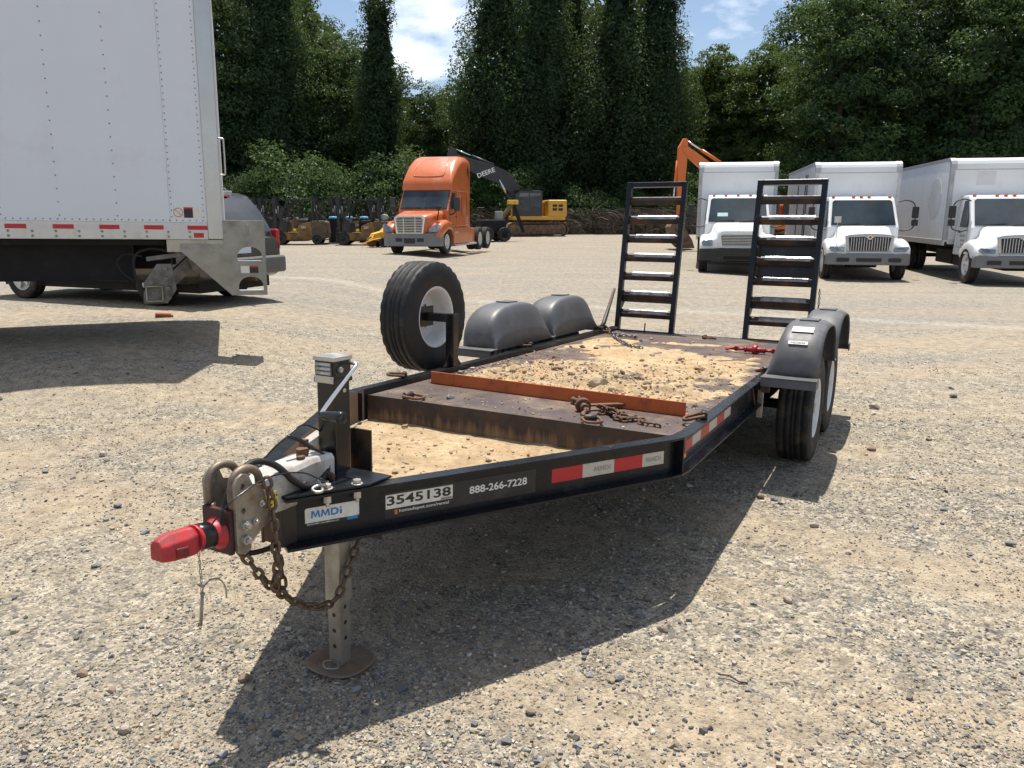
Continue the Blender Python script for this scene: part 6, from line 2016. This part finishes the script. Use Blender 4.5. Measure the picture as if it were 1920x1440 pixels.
def make_tree(kind, H, seed):
    global MAXR
    if kind == 'broad':          # full broadleaf crown nearly to the ground
        MAXR = H * .24
        prof = lambda t_: MAXR * (min(1, .55 + t_ * 1.2) if t_ < .6 else max(.12, math.cos((t_ - .6) / .42 * pi / 2) ** .7))
        c, n_, t_ = crown_points(H, prof, 200, 165, H * .058)
        s_ = rng.uniform(.13, .32, len(c))
    elif kind == 'vine':         # tall trunk hung with creeper, narrow and ragged
        MAXR = H * .17
        prof = lambda t_: MAXR * (.75 + .25 * sin(t_ * 9 + seed)) * (1 if t_ < .7 else max(.15, 1 - (t_ - .7) / .36))
        c, n_, t_ = crown_points(H, prof, 300, 150, H * .042, .9, 1.1, .15)
        s_ = rng.uniform(.11, .26, len(c))
    elif kind == 'spire':        # creeper covered column
        MAXR = H * .135
        prof = lambda t_: MAXR * (1.12 - .62 * t_ ** 1.3) * (.9 + .2 * sin(t_ * 14 + seed))
        c, n_, t_ = crown_points(H, prof, 270, 130, H * .036, .9, .9, .2)
        s_ = rng.uniform(.10, .24, len(c))
    else:                        # bush
        MAXR = H * .55
        prof = lambda t_: MAXR * max(.1, (1 - t_ ** 2) ** .5)
        c, n_, t_ = crown_points(H, prof, 60, 130, H * .20)
        s_ = rng.uniform(.08, .19, len(c))
    if kind != 'bush':           # inner sprays close the crown, their shade put into a darker tone
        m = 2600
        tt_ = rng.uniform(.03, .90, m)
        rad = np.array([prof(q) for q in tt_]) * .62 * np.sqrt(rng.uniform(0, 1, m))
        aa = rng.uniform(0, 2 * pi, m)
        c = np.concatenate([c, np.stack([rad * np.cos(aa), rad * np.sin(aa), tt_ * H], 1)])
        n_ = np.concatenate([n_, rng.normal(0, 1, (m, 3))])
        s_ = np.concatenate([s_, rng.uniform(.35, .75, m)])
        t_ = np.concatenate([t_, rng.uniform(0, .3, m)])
    c[:, 2] = np.maximum(c[:, 2], .05)
    return c, n_, s_, t_

LABELS = {
    'broad': ['tall full crowned dark green tree behind the yard', 'tall leafy tree of mid green behind the yard'],
    'vine': ['tall tree hung with dark creeper behind the yard'],
    'spire': ['creeper covered tree column with pointed top behind the tractor'],
    'bush': ['leafy green bush at the foot of the tree line']}
LIB = {}
def tree_lib(key, kind, H, seed, mat):
    c, n_, s_, t_ = make_tree(kind, H, seed)
    LIB[key] = (leaves_mesh('crown', c, n_, s_, t_, mat), trunk_mesh(H, H * .014 if kind != 'bush' else .05, {'broad': 9, 'vine': 4, 'spire': 0, 'bush': 3}[kind], H * (.15 if kind == 'broad' else .08), seed), H)
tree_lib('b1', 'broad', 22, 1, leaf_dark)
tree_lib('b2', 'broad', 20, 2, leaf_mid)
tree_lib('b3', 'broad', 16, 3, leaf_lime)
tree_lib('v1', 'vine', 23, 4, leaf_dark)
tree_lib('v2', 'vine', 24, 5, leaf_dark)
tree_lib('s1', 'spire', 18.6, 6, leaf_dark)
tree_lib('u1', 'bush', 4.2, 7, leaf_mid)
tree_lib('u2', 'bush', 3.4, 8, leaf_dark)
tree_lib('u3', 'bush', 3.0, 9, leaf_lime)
def plant(key, name, X, Y, sc, label, group, cat='tree'):
    cr_, tr_, H = LIB[key]
    z = gz(X, Y)
    r_ = thing(name, label, cat, (X, Y, z - .05), random.uniform(0, 6.28), group)
    obj('crown', cr_, r_); obj('trunk' if cat == 'tree' else 'stem', tr_, r_)
    r_.scale = (sc * random.uniform(.92, 1.1), sc * random.uniform(.92, 1.1), sc)
    return r_
GV, GB, GF, GU = 'creeper hung trees along the yard', 'leafy trees along the yard', 'trees in the second rank', 'bushes at the foot of the trees'
LV = 'tall narrow tree hung with dark creeper, standing at the yard edge'
LD = 'tall broad dark green tree standing at the yard edge'
LM = 'tall broad mid green tree standing at the yard edge'
LL = 'yellow green leafy tree rising behind the front trees'
LB = 'tall dark green tree in the second rank of the wood'
# px/1442*depth gives x: front rank from left to right
DC, BT = 'tall narrow tree hung with dark creeper ', 'tall broad '
for key, X, Y, sc, lab in [('b1', -30.5, 66, 1.0, BT + 'dark tree behind the delivery truck'), ('v1', -25.6, 65, 1.02, DC + 'beside the delivery truck rear post'), ('b1', -22.0, 66, 1.0, BT + 'dark tree above the suv roof'), ('v2', -18.6, 65, .98, DC + 'behind the first forklifts'), ('v1', -1.2, 66, 1.06, DC + 'right behind the excavator boom tip'), ('v2', 2.6, 65, 1.02, DC + 'right behind the yellow excavator cab'), ('v1', 8.6, 66, 1.04, DC + 'between the two excavators'), ('v2', 12.0, 67, .98, DC + 'right behind the orange excavator arm'), ('b2', 25.5, 63, .98, BT + 'mid green tree behind the ribbed box truck'), ('b1', 30.0, 65, 1.02, BT + 'dark tree between the ribbed truck and the decal ghost truck'), ('b2', 35.5, 62, 1.05, BT + 'mid green tree behind the truck with a decal ghost'), ('b1', 40.5, 64, 1.05, BT + 'dark tree behind the cab of the decal ghost truck'), ('b2', 46.5, 62, 1.1, BT + 'mid green tree past the decal ghost truck'), ('b1', 52, 64, 1.1, BT + 'dark tree at the far end of the front rank'), ('v1', 4.9, 68, .92, DC + 'slightly shorter, behind the yellow excavator tail')]:
    plant(key, {'b': 'broadleaf_tree', 'v': 'creeper_tree'}[key[0]], X, Y, sc, lab, GB if key[0] == 'b' else GV)
plant('s1', 'creeper_tree', -10.35, 64, 1.0, 'pointed column of dark creeper on a tree, left of the orange tractor', None)
for key, X, Y, sc in [('b2', -14.6, 68, .80), ('b2', -7.6, 70, .62), ('b3', -5.4, 74, .78), ('b2', -12.6, 74, .70), ('b3', 18.4, 74, 1.0), ('b3', 22.2, 72, .98), ('b3', 15.3, 78, .95), ('b2', 20.0, 80, .82), ('b2', -3.5, 78, .62)]:
    plant(key, 'broadleaf_tree', X, Y, sc, LL if key == 'b3' else 'mid green tree of middling height behind the front trees', 'yellow green trees behind the front rank' if key == 'b3' else 'mid green trees behind the front rank')
for X, Y, sc in [(-36, 78, 1.1), (-28, 80, 1.1), (-21, 79, 1.05), (-16.5, 82, .86), (1, 80, 1.1), (7, 79, 1.05), (11.5, 80, 1.0), (28, 78, 1.0), (34, 79, 1.15), (42, 78, 1.15), (50, 79, 1.15), (58, 78, 1.2)]:
    plant('b1', 'broadleaf_tree', X, Y, sc, LB, GF)
# undergrowth
k = 0
for X in np.arange(-34, 52, 2.3):
    k += 1
    key = ('u1', 'u2', 'u1', 'u3')[k % 4]
    Y = 61.5 + 1.5 * sin(k * 2.3)
    plant(key, 'bush', X + random.uniform(-.5, .5), Y, random.uniform(.8, 1.35), {'u1': 'mid green leafy bush at the foot of the trees', 'u2': 'dark green leafy bush at the foot of the trees', 'u3': 'yellow green leafy bush at the foot of the trees'}[key], {'u1': 'mid green bushes below the trees', 'u2': 'dark green bushes below the trees', 'u3': 'yellow green bushes below the trees'}[key], 'bush')
for X, Y, sc in ((-16.4, 58.5, 1.55), (-13.2, 58.8, 1.2), (-8.6, 59, 1.5), (-6.2, 59.5, 1.25), (-19.5, 58.5, 1.1)):
    plant('u1', 'bush', X, Y, sc, 'large mid green bush standing behind the forklifts', 'large bushes behind the forklifts', 'bush')
# far wood that closes the view
n = 26000
x = rng.uniform(-95, 110, n); y = rng.uniform(88, 96, n)
top = 17 + 3.5 * np.sin(x * .21) + 2.5 * np.sin(x * .53 + 1) - 5.5 * np.exp(-((x + 8) / 6.) ** 2) - 5 * np.exp(-((x - 25) / 7.) ** 2)
z = top * rng.uniform(0, 1, n) ** .8
c = np.stack([x, y, hz(x, y) + z], 1)
o = obj('woodland', leaves_mesh('woodland', c, rng.normal(0, .6, (n, 3)) + np.array([0, -.6, .6]), rng.uniform(.9, 1.7, n), rng.uniform(0, .8, n), leaf_dark))
tag(o, 'dense dark wood closing the view behind the trees', 'woodland', kind='stuff')
# tangle of dead vines along the foot of the trees
def brush(name, x0, x1, Y, hgt, N, mat, label):
    xs0 = rng.uniform(x0, x1, N)
    q_v, q_f = [], []
    for i in range(N):
        px, py = xs0[i], Y + rng.normal(0, .7)
        z0 = gz(px, py)
        h = hgt * rng.uniform(.35, 1.05)
        lx, ly2 = rng.normal(0, 1.9), rng.normal(0, .8)
        w_ = rng.uniform(.012, .035)
        prev = None
        for j in range(6):
            t_ = j / 5
            p = np.array([px + lx * t_ + .40 * sin(7 * t_ + i), py + ly2 * t_, z0 + h * sin(t_ * (1.9 + .8 * sin(i)))])
            q_v += [p + (-w_, 0, 0), p + (w_, 0, w_)]
            if j:
                b_ = len(q_v) - 4
                q_f.append((b_, b_ + 1, b_ + 3, b_ + 2))
    o = obj(name, np_mesh(name, np.array(q_v), np.array(q_f), mat))
    tag(o, label, 'brush', kind='stuff')
dead = M('dead grey brown vines', (.085, .068, .052), .9, 0, .45, 3)
brush('brush', -34, 48, 58.9, 1.9, 6500, dead, 'tangle of dead grey brown vines along the foot of the trees')
n = 22000
x = rng.uniform(-34, 48, n); y = 59.4 + rng.normal(0, .6, n); z = hz(x, y) + 2.5 * (.7 + .3 * np.sin(x * 1.1)) * rng.uniform(.25, 1, n) ** .6
o = obj('creeper', leaves_mesh('creeper', np.stack([x, y, z], 1), rng.normal(0, .5, (n, 3)) + np.array([0, -.4, .7]), rng.uniform(.10, .22, n), rng.uniform(0, .8, n), leaf_mid))
tag(o, 'green creeper growing over the dead vines below the trees', 'creeper', kind='stuff')
